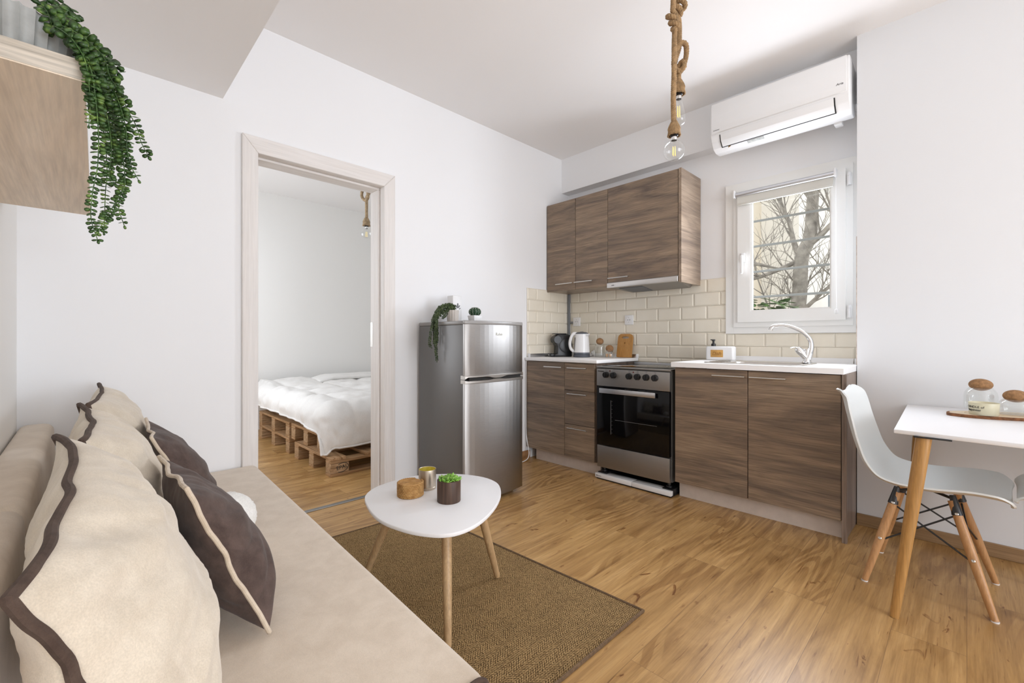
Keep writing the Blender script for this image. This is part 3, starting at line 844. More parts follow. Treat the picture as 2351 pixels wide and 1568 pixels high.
b.tube([(2.8012, 1.80, .46), (2.8012, 1.47, .46)], .0012, 6); b.tube([(2.8012, 1.835, .60), (2.8012, 1.835, .35)], .0014, 6)
for k in range(9): b.box(2.8008, 2.8018, 1.823, 1.827, .36 + .029 * k, .363 + .029 * k)
part('oven_rack', b, plain('rack_print', (.16, .16, .16), .4), od)
b = MB(); b.box(2.803, 2.832, 1.380, 1.958, .092, .256, .003); part('drawer_front', b, M['steel_dark'], t)
for x in (2.86, 3.33):
    for y in (1.41, 1.93):
        b = MB(); b.lathe([(.02, 0), (.02, .012), (.012, .014), (.012, .044)], (x, y, .0495), 16); part('foot', b, M['black'], t)
# appliance trolley
t = thing('appliance_trolley', (3.1, 1.67, 0), 'white adjustable appliance base under the grey cooker', 'appliance base')
for y0, y1 in ((1.66, 1.968), (1.364, 1.657)):
    b = MB(); b.box(2.790, 2.822, y0, y1, .010, .042, .003).box(2.822, 2.875, y0 + .08 * (y1 < 1.7), y1 - .08 * (y0 > 1.65), .028, .041, .002); part('rail', b, M['white_gloss'], t)
for y in (1.405, 1.928):
    b = MB(); b.box(2.823, 3.38, y - .037, y + .037, .012, .048, .003); part('side_rail', b, M['black'], t)
b = MB(); b.box(2.80, 3.38, 1.37, 1.96, 0, .010); part('runner', b, M['rubber'], t)
b = MB(); b.box(2.7892, 2.7902, 1.948, 1.955, .023, .031).box(2.7892, 2.7902, 1.912, 1.950, .0245, .0275); part('brand_mark', b, M['greyink'], t)
# wall cabinets
c = thing('wall_cabinet', (3.25, 2.38, 1.49), 'dark oak wall cabinet with two narrow doors in the corner', 'wall cabinet')
b = MB(); b.box(3.112, 3.416, 2.054, 2.715, 1.492, 2.288); part('carcass', b, M['cab_x'], c)
for y0, y1, h0, h1 in ((2.388, 2.714, 2.40, 2.59), (2.055, 2.384, 2.19, 2.38)):
    b = MB(); b.box(3.09, 3.11, y0, y1, 1.490, 2.289, .0012, 1); dr = part('door', b, M['cab'], c); bar_handle(dr, h0, h1, 1.548, 3.09)
c = thing('wall_cabinet', (3.25, 1.74, 1.47), 'dark oak wall cabinet with one wide door above the cooker hood', 'wall cabinet')
b = MB(); b.box(3.112, 3.416, 1.452, 2.052, 1.52, 2.288); part('carcass', b, M['cab_x'], c)
b = MB(); b.box(3.09, 3.11, 1.456, 2.052, 1.517, 2.289, .0012, 1); dr = part('door', b, M['cab'], c); bar_handle(dr, 1.85, 2.035, 1.548, 3.09)
b = MB(); b.box(3.086, 3.416, 1.430, 1.4515, 1.466, 2.290, .001, 1); part('end_panel', b, M['cab_x'], c)
t = thing('cooker_hood', (3.25, 1.75, 1.47), 'slim stainless steel pull-out cooker hood under the wall cabinet', 'cooker hood')
b = MB(); b.box(3.072, 3.088, 1.4525, 2.050, 1.472, 1.510, .0015); fr = part('front_strip', b, M['steel_hood'], t)
b = MB(); b.hexa([(3.10, 1.4525, 1.478), (3.39, 1.50, 1.455), (3.39, 2.00, 1.455), (3.10, 2.05, 1.478), (3.0885, 1.4525, 1.5165), (3.41, 1.4525, 1.5165), (3.41, 2.05, 1.5165), (3.0885, 2.05, 1.5165)]); part('body', b, M['steel_dark'], t)
b = MB(); b.hexa([(3.16, 1.78, 1.470), (3.36, 1.80, 1.455), (3.36, 1.97, 1.455), (3.16, 1.99, 1.470), (3.16, 1.78, 1.474), (3.36, 1.80, 1.459), (3.36, 1.97, 1.459), (3.16, 1.99, 1.474)]); part('filter', b, M['grey'], t)
lettering('cata', .016, (3.0715, 2.008, 1.486), (0, -1, 0), (0, 0, 1), M['ink'], fr)
# air conditioner
AK = .885
t = thing('air_conditioner', (3.2, .85, 2.37), 'white split air conditioner mounted high on the wall above the window', 'air conditioner')
def acprof():
    p = [(3.312, 2.645), (3.145, 2.672), (3.118, 2.668), (3.106, 2.645), (3.100, 2.56), (3.099, 2.47), (3.104, 2.415), (3.118, 2.37), (3.150, 2.330), (3.19, 2.312), (3.26, 2.315), (3.312, 2.345)]
    return p
b = MB(); b.prism(acprof(), .462, 1.232, .006, 2, 'y'); part('body', b, M['white_gloss'], t, ang=60)
b = MB(); b.prism([(3.1065, 2.650), (3.1005, 2.56), (3.0995, 2.47), (3.1035, 2.428), (3.094, 2.432), (3.090, 2.47), (3.091, 2.56), (3.097, 2.655), (3.102, 2.664)], .474, 1.222, .002, 2, 'y'); fp = part('front_panel', b, M['white_gloss'], t, ang=60)
b = MB(); b.prism([(3.1045, 2.414), (3.117, 2.372), (3.147, 2.334), (3.140, 2.329), (3.110, 2.366), (3.098, 2.412)], .535, 1.165, .0015, 2, 'y'); part('louvre', b, M['white_gloss'], t, ang=60)
b = MB(); b.prism([(3.1035, 2.414), (3.117, 2.370), (3.150, 2.329), (3.146, 2.326), (3.112, 2.366), (3.100, 2.410)], .529, 1.171, axis='y'); part('outlet_gap', b, M['dark'], t)
n1 = V((.04, 0, .020)).normalized()   # along the lower curve, upward
b = MB(); b.hexa([(3.1560, .915, 2.3255), (3.1760, .915, 2.3165), (3.1760, 1.015, 2.3165), (3.1560, 1.015, 2.3255), (3.1555, .915, 2.3245), (3.1755, .915, 2.3155), (3.1755, 1.015, 2.3155), (3.1555, 1.015, 2.3245)]); part('rating_label', b, M['sticker'], t)
b = MB(); b.prism([(1.115, 2.3265), (1.133, 2.318), (1.130, 2.330)], 3.153, 3.1555, axis='x'); part('warning_label', b, M['warnink'], t)
lettering('inventor', .012, (3.0912, 1.208, 2.446), (0, -1, 0), (0, 0, 1), M['greyink'], fp)
lettering('Aria', .020, (3.0895, .522, 2.478), (0, -1, 0), (0, 0, 1), M['greyink'], fp, shear=.2)
b = MB(); b.box(3.25, 3.31, .52, .56, 2.30, 2.345, .004); part('pipe_stub', b, M['white'], t)
def squeeze(o):
    if o.data:
        for v in o.data.vertices:
            zw = v.co.z + t.location.z
            v.co.z = 2.672 - (2.672 - zw) * AK - t.location.z
    for ch_ in o.children: squeeze(ch_)
squeeze(t)
# corner conduit
t = thing('cable_conduit', (3.395, 2.695, .92), 'grey cable conduit running down the tiled kitchen corner', 'conduit')
b = MB(); b.box(3.385, 3.409, 2.690, 2.713, .926, 1.49, .004); part('riser', b, M['zinc'], t)
b = MB(); b.box(3.397, 3.409, 2.655, 2.690, 1.208, 1.226, .003); part('branch', b, M['zinc'], t)
# sockets
def socket(y, z, label):
    t = thing('wall_socket', (3.405, y, z), label, 'socket', 'white sockets on the tiles')
    x = 3.4095
    b = MB(); b.box(x - .011, x, y - .0415, y + .0415, z - .0415, z + .0415, .003); part('cover', b, M['white_gloss'], t)
    b = MB(); b.lathe([(.0215, 0), (.0215, .0015), (.0195, .0015), (.018, -.004), (0, -.004)], (x - .0108, y, z), 28, (-1, 0, 0)); part('insert', b, M['white'], t)
    b = MB()
    for dy in (-.0095, .0095): b.lathe([(.0032, 0), (.0032, .0008), (0, .0009)], (x - .0115, y + dy, z), 10, (-1, 0, 0))
    part('pin_hole', b, M['dark'], t)
    b = MB()
    for dz in (-.0195, .0195): b.box(x - .0128, x - .0112, y - .003, y + .003, z + dz - .003, z + dz + .003)
    part('earth_clip', b, M['nickel'], t)
socket(2.612, 1.222, 'white wall socket next to the grey conduit in the tiled corner')
socket(2.045, 1.222, 'white wall socket on the tiles above the bamboo board')
# capsule coffee machine
t = thing('coffee_machine', (3.23, 2.585, .896), 'black capsule coffee machine in the worktop corner', 'coffee machine')
cz = .8955
CM = Matrix.Translation((3.15, 2.600, 0)) @ Matrix.Rotation(R(-30), 4, 'Z')
def cpart(name, b, mat):
    for v in b.bm.verts: v.co = CM @ v.co
    b.bm.normal_update()
    return part(name, b, mat, t)
b = MB(); b.prism([(-.075, cz), (.092, cz), (.092, cz + .150), (.075, cz + .195), (.055, cz + .205), (-.035, cz + .205), (-.062, cz + .192), (-.070, cz + .16), (-.060, cz + .115), (-.048, cz + .10), (-.052, cz + .03), (-.075, cz + .025)], -.050, .050, .008, 2, 'y'); cpart('body', b, M['black'])
b = MB(); b.lathe([(.034, -.052), (.036, -.045), (.036, .045), (.034, .052), (.0, .053)], (-.048, 0, cz + .155), 28, (0, 1, 0)); cpart('brew_head', b, M['black'])
b = MB(); b.box(-.075, .045, -.034, .034, cz + .205, cz + .213, .004); cpart('lever', b, M['black'])
b = MB(); b.box(-.118, -.07, -.042, .042, cz, cz + .030, .010, 3); cpart('drip_tray', b, M['black'])
b = MB(); b.box(-.1195, -.1175, -.018, .018, cz + .012, cz + .022, .0008); cpart('badge', b, M['nickel'])
b = MB(); b.lathe([(.0, 0), (.060, 0), (.062, .006), (.050, .009), (0, .009)], (.030, -.050, cz + .100), 36, (0, -1, 0)); cpart('side_panel', b, M['black'])
# kettle
KX, KY = 3.19, 2.392
t = thing('electric_kettle', (KX, KY, .896), 'white electric kettle with slate grey base beside the coffee machine', 'kettle')
b = MB(); b.lathe([(.072, 0), (.074, .004), (.073, .018), (.068, .022), (.071, .024), (.071, .042)], (KX, KY, .896), 32); part('base', b, M['grey'], t)
b = MB(); b.lathe([(.071, .042), (.0705, .046), (.066, .12), (.060, .19), (.059, .205), (.0, .207)], (KX, KY, .896), 32)
b.prism([(KY - .055, 1.075), (KY - .083, 1.103), (KY - .05, 1.103)], KX - .018, KX + .018, .004, 2, 'x'); part('body', b, M['white_gloss'], t, ang=50)
b = MB(); b.lathe([(.058, 0), (.055, .008), (.035, .016), (0, .018)], (KX, KY, 1.102), 28); b.box(KX - .012, KX + .012, KY - .012, KY + .012, 1.117, 1.122, .002); part('lid', b, M['grey'], t)
KD = V((-.66, .75, 0))
hp = catmull([V((KX, KY, z)) + KD * r for r, z in ((.045, 1.108), (.080, 1.097), (.104, 1.035), (.099, .975), (.070, .945))], 5)
b = MB(); b.tube(hp, [.013 + .005 * math.sin(PI * i / (len(hp) - 1)) for i in range(len(hp))], 12, flat=(KD, .75)); part('handle', b, M['white_gloss'], t)
gd = V((-.80, .60, 0))
b = MB()
for k in range(12):
    pass
wp = [V((KX, KY, 0)) + V((-.86, .5, 0)).normalized() * r + V((0, 0, z)) for r, z in ((.0712, .955), (.0698, .985), (.0672, 1.02), (.0655, 1.05), (.064, 1.07))]
b.tube(wp, [.005, .006, .007, .010, .009], 10, flat=((-.86, .5, 0), .15)); part('water_gauge', b, plain('smoky_gauge', (.20, .18, .17), .25), t)
# kettle cord loop
b = MB(); b.tube(catmull([(3.255, 2.405, .902), (3.30, 2.37, .91), (3.31, 2.352, .94), (3.305, 2.344, .955), (3.30, 2.338, .93), (3.31, 2.342, .905), (3.33, 2.36, .902)], 6), .004, 8); b.lathe([(.018, 0), (.018, .02), (.010, .03), (0, .03)], (3.31, 2.345, .93), 18, (0, 1, 0))
part('power_cord', b, M['white'], t)
# cork topped jars
def jar(x, y, z, r, h, cork_r, label, name='cork_jar', group='glass jars with cork ball stoppers'):
    t = thing(name, (x, y, z), label, 'jar', group)
    b = MB()
    prof = [(0, .001), (r - .003, .001), (r, .004), (r, h - .035), (r * .92, h - .018), (r * .72, h - .004), (cork_r * .86, h)]
    inner = [(cork_r * .86 - .002, h), (r * .70, h - .006), (r * .90, h - .020), (r - .0025, h - .037), (r - .0025, .006), (0, .005)]
    b.lathe(prof + inner, (x, y, z), 36, cap=False); part('glass', b, M['glass'], t, ang=60)
    b = MB(); b.sphere((x, y, z + h + cork_r * .45), cork_r, 1, 1, .92, 3); part('stopper', b, M['cork'], t)
    return t
jar(3.28, 2.262, .8955, .046, .125, .033, 'taller clear jar with cork ball stopper beside the kettle')
jar(3.29, 2.168, .8955, .042, .063, .034, 'shorter clear jar with cork ball stopper next to the bamboo board')
# small things inside the short jar
for dy in (.018, -.018):
    b = MB(); b.lathe([(0, 0), (.0105, 0), (.0125, .017), (.0125, .026), (0, .027)], (3.275, 2.168 + dy, .9015), 16)
    solo('coffee_capsule', b, plain('tan_capsule', (.62, .38, .20), .5), (3.275, 2.168 + dy, .9015), 'small tan capsule inside the shorter cork jar, ' + ('left one' if dy > 0 else 'right one'), 'capsule', 'tan capsules in the short jar')
t = thing('bottle_opener', (3.305, 2.158, .9015), 'small steel folding opener with black grip inside the shorter cork jar', 'opener')
b = MB(); b.tube(catmull([(3.30, 2.172, .9015), (3.30, 2.168, .93), (3.30, 2.160, .952)], 4), .0035, 8); part('blade', b, M['chrome'], t)
b = MB(); b.tube(catmull([(3.305, 2.164, .9015), (3.302, 2.156, .93), (3.302, 2.146, .956)], 4), .0035, 8); part('grip', b, M['black'], t)
# bamboo board leaning on the tiles
t = thing('cutting_board', (3.36, 2.07, .896), 'bamboo cutting board with oval grip hole leaning on the tiles', 'cutting board')
b = MB()
W2, HB = .073, .205
outl = []
for (cx, cz_, r, a0) in ((W2 - .008, .008, .008, 270), (W2 - .006 - .03, HB - .035, .035, 0), (-(W2 - .006 - .03), HB - .035, .035, 90), (-W2 + .008, .008, .008, 180)):
    for k in range(7):
        a = R(a0 + 15 * k); outl.append((cx + r * math.cos(a), cz_ + r * math.sin(a)))
hole = [(.036 * math.copysign(abs(math.cos(R(a))) ** .8, math.cos(R(a))), HB - .032 + .0105 * math.sin(R(a))) for a in range(0, 360, 15)]
n_o, n_h = len(outl), len(hole)
lv = []
for xx in (0, .012):
    vo = [b.bm.verts.new((xx, p[0], p[1])) for p in outl]; vh = [b.bm.verts.new((xx, p[0], p[1])) for p in hole]
    ed = [b.bm.edges.new((vo[i], vo[(i + 1) % n_o])) for i in range(n_o)] + [b.bm.edges.new((vh[i], vh[(i + 1) % n_h])) for i in range(n_h)]
    bmesh.ops.triangle_fill(b.bm, edges=ed, use_beauty=True)
    lv.append((vo, vh))
for a_, c_ in ((lv[0][0], lv[1][0]), (lv[0][1], lv[1][1])):
    n = len(a_)
    for i in range(n): b.bm.faces.new((a_[i], a_[(i + 1) % n], c_[(i + 1) % n], c_[i]))
bmesh.ops.recalc_face_normals(b.bm, faces=b.bm.faces[:])
rot = Matrix.Rotation(R(9), 4, 'Y'); 
for v in b.bm.verts: v.co = rot @ v.co + V((3.352, 2.067, .8985))
part('board', b, M['bamboo'], t)
b = MB(); b.lathe([(.008, 0), (.008, .0006), (.0055, .0006), (.0055, 0)], (0, 0, 0), 16, (-1, 0, 0))
for v in b.bm.verts: v.co = rot @ (v.co + V((-.0002, 0, .125))) + V((3.352, 2.067, .8985))
part('burnt_emblem', b, M['engrave'], t)

# ------------------------------------------------------------------ fridge
FX0, FX1, FYF, FYB = 1.688, 2.196, 2.135, 2.69
t = thing('refrigerator', (1.94, 2.41, 0), 'brushed steel two-door refrigerator standing by the doorway wall', 'refrigerator')
b = MB(); b.box(FX0 + .012, FX1 - .012, FYF + .047, FYB, .03, 1.145, .004); part('cabinet', b, M['fridge_side'], t)
b = MB(); b.box(FX0 + .008, FX1 - .008, FYF + .047, FYB, 1.145, 1.170, .006); part('top_cover', b, plain('warm_grey_trim', (.26, .25, .24), .35), t)
def fdoor(z0, z1, name):
    b = MB(); n = 14
    def prof(bulge):
        out = []
        for k in range(n + 1):
            u = -1 + 2 * k / n
            out.append((FX0 + (FX1 - FX0) * (k / n), FYF + bulge * (abs(u) ** 2.6)))
        return out
    poly = prof(.022) + [(FX1, FYF + .043), (FX0, FYF + .043)]
    b.prism(poly, z0, z1, .0025, 2)
    return part(name, b, M['steel'], t, ang=25)
fd = fdoor(.822, 1.148, 'freezer_door')
ld = fdoor(.032, .778, 'fridge_door')
def ftrim(z0, z1, fn, name, par):
    """curved handle trim; fn(u)->(zlow,zhigh)"""
    b = MB(); n = 24
    rows = []
    for k in range(n + 1):
        u = -1 + 2 * k / n
        x = FX0 + (FX1 - FX0) * k / n
        y = FYF + .022 * abs(u) ** 2.6
        lo, hi = fn(u)
        rows.append([b.bm.verts.new(p) for p in ((x, y - .006, lo + .003), (x, y - .006, hi - .003), (x, y, hi), (x, y + .04, hi), (x, y + .04, lo), (x, y, lo))])
    for A, B in zip(rows, rows[1:]):
        for i in range(6): b.bm.faces.new((A[i], A[(i + 1) % 6], B[(i + 1) % 6], B[i]))
    b.bm.faces.new(rows[0]); b.bm.faces.new(rows[-1][::-1])
    bmesh.ops.recalc_face_normals(b.bm, faces=b.bm.faces[:])
    return part(name, b, M['nickel'], par)
def up(u): 
    s = abs(u); rec = 0 if s < .12 else min(1, (s - .12) / .18) if s < .92 else 0
    return (.802 + .011 * rec, .826)
def dn(u):
    s = abs(u); rec = 0 if s < .12 else min(1, (s - .12) / .18) if s < .92 else 0
    return (.776, .799 - .004 * rec)
ftrim(.80, .826, up, 'handle_trim', fd); ftrim(.776, .80, dn, 'handle_trim', ld)
b = MB(); b.box(FX0 + .03, FX1 - .03, FYF + .012, FYF + .045, .792, .815); part('grip_recess', b, M['dark'], t)
b = MB(); b.prism([(FX0 - .001 + (FX1 - FX0 + .002) * k / 12, FYF - .003 + .022 * abs(-1 + k / 6) ** 2.6) for k in range(13)] + [(FX1 + .001, FYF + .044), (FX0 - .001, FYF + .044)], 1.148, 1.171, .004, 2); part('top_cap', b, plain('warm_grey_cap', (.30, .29, .28), .3), fd)
b = MB(); b.box(FX0 + .02, FX1 - .02, FYF + .043, FYF + .047, .05, 1.14); part('door_seal', b, M['dark'], t)
for x in (FX0 + .05, FX1 - .05):
    for y in (FYF + .09, FYB - .05):
        b = MB(); b.lathe([(.018, 0), (.018, .01), (.011, .012), (.011, .031)], (x, y, 0), 14); part('foot', b, M['black'], t)
lettering('Robin', .026, (1.925, FYF - .0006, 1.078), (1, 0, 0), (0, 0, 1), M['goldink'], fd, shear=.15)
# fridge cable
b = MB(); b.tube(catmull([(2.816, 2.716, .862), (2.812, 2.716, .84), (2.808, 2.715, .60), (2.806, 2.714, .30), (2.806, 2.70, .17), (2.79, 2.66, .05), (2.70, 2.64, .010), (2.45, 2.66, .006), (2.15, 2.66, .006), (2.10, 2.665, .05)], 6), .0038, 8)
part('power_cable', b, M['white'], t, label='white power cable')
# ------------------------------------------------------------------ sofa
ZS = .372
t = thing('sofa_bed', (.2, 1.7, 0), 'beige velour sofa bed along the left wall with chocolate piping', 'sofa')
b = MB(); b.prism([(-.17, .69), (.57, .69), (.655, 2.70), (-.17, 2.70)], .02, .16, .01); part('base', b, plain('sofa_base', (.10, .075, .055), .8), t)
SP = [(-.18, .672), (.592, .672), (.683, 2.715), (-.18, 2.715)]
b = MB(); b.prism(SP, .15, ZS, .030, 4); seat = part('seat_mattress', b, M['sofa'], t, ang=70)
# piping around the near end face of the seat
def ring_xz(y, x0, x1, z0, z1, r, n=6):
    out = []
    for cx, cz_, a0 in ((x1 - r, z1 - r, 0), (x0 + r, z1 - r, 90), (x0 + r, z0 + r, 180), (x1 - r, z0 + r, 270)):
        for k in range(n + 1):
            a = R(a0 + 90 * k / n); out.append((cx + r * math.cos(a), y, cz_ + r * math.sin(a)))
    return out
b = MB(); b.tube(ring_xz(.678, -.176, .590, .155, ZS - .001, .030), .0055, 8, closed=True); part('piping', b, M['choc_pipe'], seat)
for y0, y1 in ((.70, 1.392), (1.396, 2.712)):
    b = MB(); b.hexa([(-.19, y0, .374), (-.075, y0, .374), (-.075, y1, .374), (-.19, y1, .374), (-.19, y0, .700), (-.088, y0, .700), (-.088, y1, .700), (-.19, y1, .700)], .028, 4)
    part('back_bolster', b, M['sofa'], t, ang=70)

def cushion(name, label, group, BN, TN, TF, thick, mat, pmat, pr, n=44, seed=0, ear=.10, wav=.012, wr=.010, sag=.25, fat=.55, back=.35, bow=0):
    """BN bottom near corner, TN top near, TF top far"""
    BN, TN, TF = V(BN), V(TN), V(TF)
    U = TF - TN; H = TN - BN
    N = U.cross(H).normalized()
    C = BN + U / 2 + H / 2
    t = thing(name, tuple(BN + U / 2), label, 'cushion', group)
    sd = V((seed * 3.7, seed * 1.9, seed * 5.1))
    def pl(u, v):
        return (u * (1 - ear * (1 - v * v)), v * (1 - ear * (1 - u * u)))
    def eoff(u, v):
        p = V((u * 1.3, v * 1.3, 0)) + sd
        m = max(abs(u), abs(v)) ** 2 * (1 - (u * v) ** 2)
        return bow * (1 - u ** 4) * max(0, v) + (wav * noise.noise(p * 1.7) + wav * .28 * noise.noise(p * 4.2)) * m
    def hgt(u, v):
        a = max(0, 1 - abs(u) ** 2.4); c_ = max(0, 1 - abs(v) ** 2.4)
        h = thick / 2 * (a * c_) ** fat * (1 - sag * v)
        p = V((u * 1.4, v * 1.4, 1.7)) + sd
        edge = 1 - (a * c_) ** 1.2
        ang_ = math.atan2(v, u)
        rad = math.hypot(u, v)
        w_ = wr * edge * (a * c_) ** .3 * (noise.noise(V((ang_ * 4.5, rad * 1.1, seed))) + .5 * noise.noise(V((ang_ * 10, rad * 1.6, seed + 4))))
        w_ += wr * .7 * (a * c_) ** .5 * noise.noise(V((u * 1.2 + seed, v * 4.2, 3.1)))
        return h + w_ * (1 if a * c_ > 0 else 0)
    def P(u, v, side):
        pu, pv = pl(u, v)
        return C + U / 2 * pu + H / 2 * pv + N * (eoff(u, v) + side * hgt(u, v))
    b = MB()
    def co(i): 
        x = -1 + 2 * i / n
        return math.copysign(1 - (1 - abs(x)) ** 1.35, x)
    vf = [[None] * (n + 1) for _ in range(n + 1)]; vb = [[None] * (n + 1) for _ in range(n + 1)]
    for i in range(n + 1):
        for j in range(n + 1):
            u, v = co(i), co(j)
            vf[i][j] = b.bm.verts.new(P(u, v, 1))
            vb[i][j] = vf[i][j] if i in (0, n) or j in (0, n) else b.bm.verts.new(P(u, v, -back))
    for i in range(n):
        for j in range(n):
            b.bm.faces.new((vf[i][j], vf[i + 1][j], vf[i + 1][j + 1], vf[i][j + 1]))
            b.bm.faces.new((vb[i][j + 1], vb[i + 1][j + 1], vb[i + 1][j], vb[i][j]))
    bmesh.ops.recalc_face_normals(b.bm, faces=b.bm.faces[:])
    part('cover', b, mat, t, ang=180)
    loop = []
    for k in range(n): loop.append(P(co(k), -1, 0))
    for k in range(n): loop.append(P(1, co(k), 0))
    for k in range(n): loop.append(P(co(n - k), 1, 0))
    for k in range(n): loop.append(P(-1, co(n - k), 0))
    b = MB(); b.tube(loop, pr, 8, closed=True)
    part('piping', b, pmat, t)
    return t
G1 = 'large cream cushions leaning on the sofa back'
cushion('throw_cushion', 'large cream cushion with dark brown piping, nearest to the camera', G1, (.108, .685, .392), (-.058, .715, .772), (-.042, 1.375, .840), .235, M['cream'], M['choc_pipe'], .0072, 64, 1, .05, .020, .024, .08, .60, .80, .030)
cushion('throw_cushion', 'large cream cushion with dark brown piping in the middle of the sofa back', G1, (.12, 1.375, .392), (-.003, 1.388, .822), (-.008, 1.895, .852), .24, M['cream'], M['choc_pipe'], .0068, 50, 2, .06, .014, .020, .10, .60, .80, .020)
cushion('throw_cushion', 'large cream cushion with dark brown piping farthest away against the doorway wall', G1, (.13, 1.99, .392), (.012, 2.06, .832), (.050, 2.64, .858), .24, M['cream'], M['choc_pipe'], .0068, 50, 3, .06, .014, .020, .10, .60, .80, .015)
G2 = 'chocolate cushions in front of the cream ones'
cushion('throw_cushion', 'chocolate brown cushion with cream piping, nearer of the two dark ones', G2, (.304, 1.105, .386), (.158, 1.15, .735), (.148, 1.52, .735), .18, M['choc'], M['cream_pipe'], .0052, 54, 5, .08, .012, .014, .35, .58, .66)
cushion('throw_cushion', 'chocolate brown cushion with cream piping, farther of the two dark ones', G2, (.315, 1.82, .386), (.158, 1.83, .735), (.176, 2.22, .745), .17, M['choc'], M['cream_pipe'], .0052, 44, 6, .08, .012, .012, .25, .62, .55)
# woolly ball cushion
b = MB(); b.sphere((.336, 1.70, ZS + .088), .090, 1, 1, .93, 5, lambda c: 1 + .035 * noise.noise(c * 14) + .03 * noise.noise(c * 30))
solo('ball_cushion', b, M['wool'], (.336, 1.70, ZS + .002), 'white woolly ball cushion on the sofa seat behind the nearer dark cushion', 'cushion', ang=180)

# ------------------------------------------------------------------ wall shelf cabinet and its plant
SY, SYE, SZ = 1.063, 2.19, 1.495
t = thing('floating_shelf', (-.1, 1.6, SZ), 'thick pale oak floating shelf with limed edges above the sofa', 'shelf')
b = MB(); b.hexa([(-.1935, SY, SZ), (.003, SY, SZ), (.020, SYE, SZ), (-.1935, SYE, SZ), (-.1935, SY, SZ + .002), (.003, SY, SZ + .002), (.020, SYE, SZ + .002), (-.1935, SYE, SZ + .002)]); part('underside_panel', b, M['shelf_oak'], t)
b = MB(); b.hexa([(-.1935, SY, SZ + .0022), (.003, SY, SZ + .0022), (.020, SYE, SZ + .0022), (-.1935, SYE, SZ + .0022), (-.1935, SY, SZ + .037), (.003, SY, SZ + .037), (.020, SYE, SZ + .037), (-.1935, SYE, SZ + .037)], .001, 1); part('board', b, M['shelf_top'], t)

def smooth_path(p, k=8): return catmull(p, k)
def vine(par, pts, mat, l0=.022, l1=.011, gap=.011, seed=0, stem=.0014, droop=.15, view=(0, -1, 0), wid=.72, name='vine'):
    rv = random.Random(seed)
    pts = catmull(pts, 10)
    b = MB()
    b.tube(pts, [stem * (1 - .4 * i / len(pts)) for i in range(len(pts))], 5)
    L = [0]
    for a, c in zip(pts, pts[1:]): L.append(L[-1] + (c - a).length)
    s = gap * .5; k = 0; i = 0
    while s < L[-1]:
        while i < len(L) - 2 and L[i + 1] < s: i += 1
        f = (s - L[i]) / max(1e-6, L[i + 1] - L[i])
        p = pts[i].lerp(pts[i + 1], f); d = (pts[i + 1] - pts[i]).normalized()
        q = s / L[-1]
        ln = (l0 + (l1 - l0) * q) * rv.uniform(.85, 1.15)
        side = d.cross(V(view)).normalized() if d.cross(V(view)).length > .05 else V((1, 0, 0))
        for sg in (1, -1):
            dir_ = side * sg + d * rv.uniform(-.05, .45) + V(view) * rv.uniform(-.7, .7) + V((0, 0, -droop))
            nr = V(view) + V((rv.uniform(-.8, .8), rv.uniform(-.8, .8), rv.uniform(-.2, .9)))
            b.leaf(p, dir_, nr, ln, ln * wid, .13, 8)
        s += gap * (1 - .35 * q) * rv.uniform(.85, 1.2); k += 1
    b.leaf(pts[-1], pts[-1] - pts[-2], view, l1, l1 * .6, .13)
    return part(name, b, mat, par, ang=180)

PXC, PYC, PZ0 = -.092, 1.150, SZ + .0375
t = thing('potted_trailing_plant', (PXC, PYC, PZ0), 'trailing string-of-leaves plant in a grey fluted pot on the floating shelf', 'plant')
b = MB(); fl = lambda a: 1.045 - .10 * abs(math.sin(a * 14)) ** .8
b.lathe([(.0, 0), (.070, 0), (.073, .003), (.080, .062), (.079, .066), (.070, .066), (.066, .054), (0, .052)], (PXC, PYC, PZ0), 280, sq=fl); part('pot', b, M['concrete'], t, ang=60)
b = MB(); b.lathe([(.06, .0), (.04, .006), (0, .008)], (PXC, PYC, PZ0 + .053), 24); part('soil', b, plain('dark_soil', (.03, .02, .014), .95, bumpy=.6, bscale=200), t)
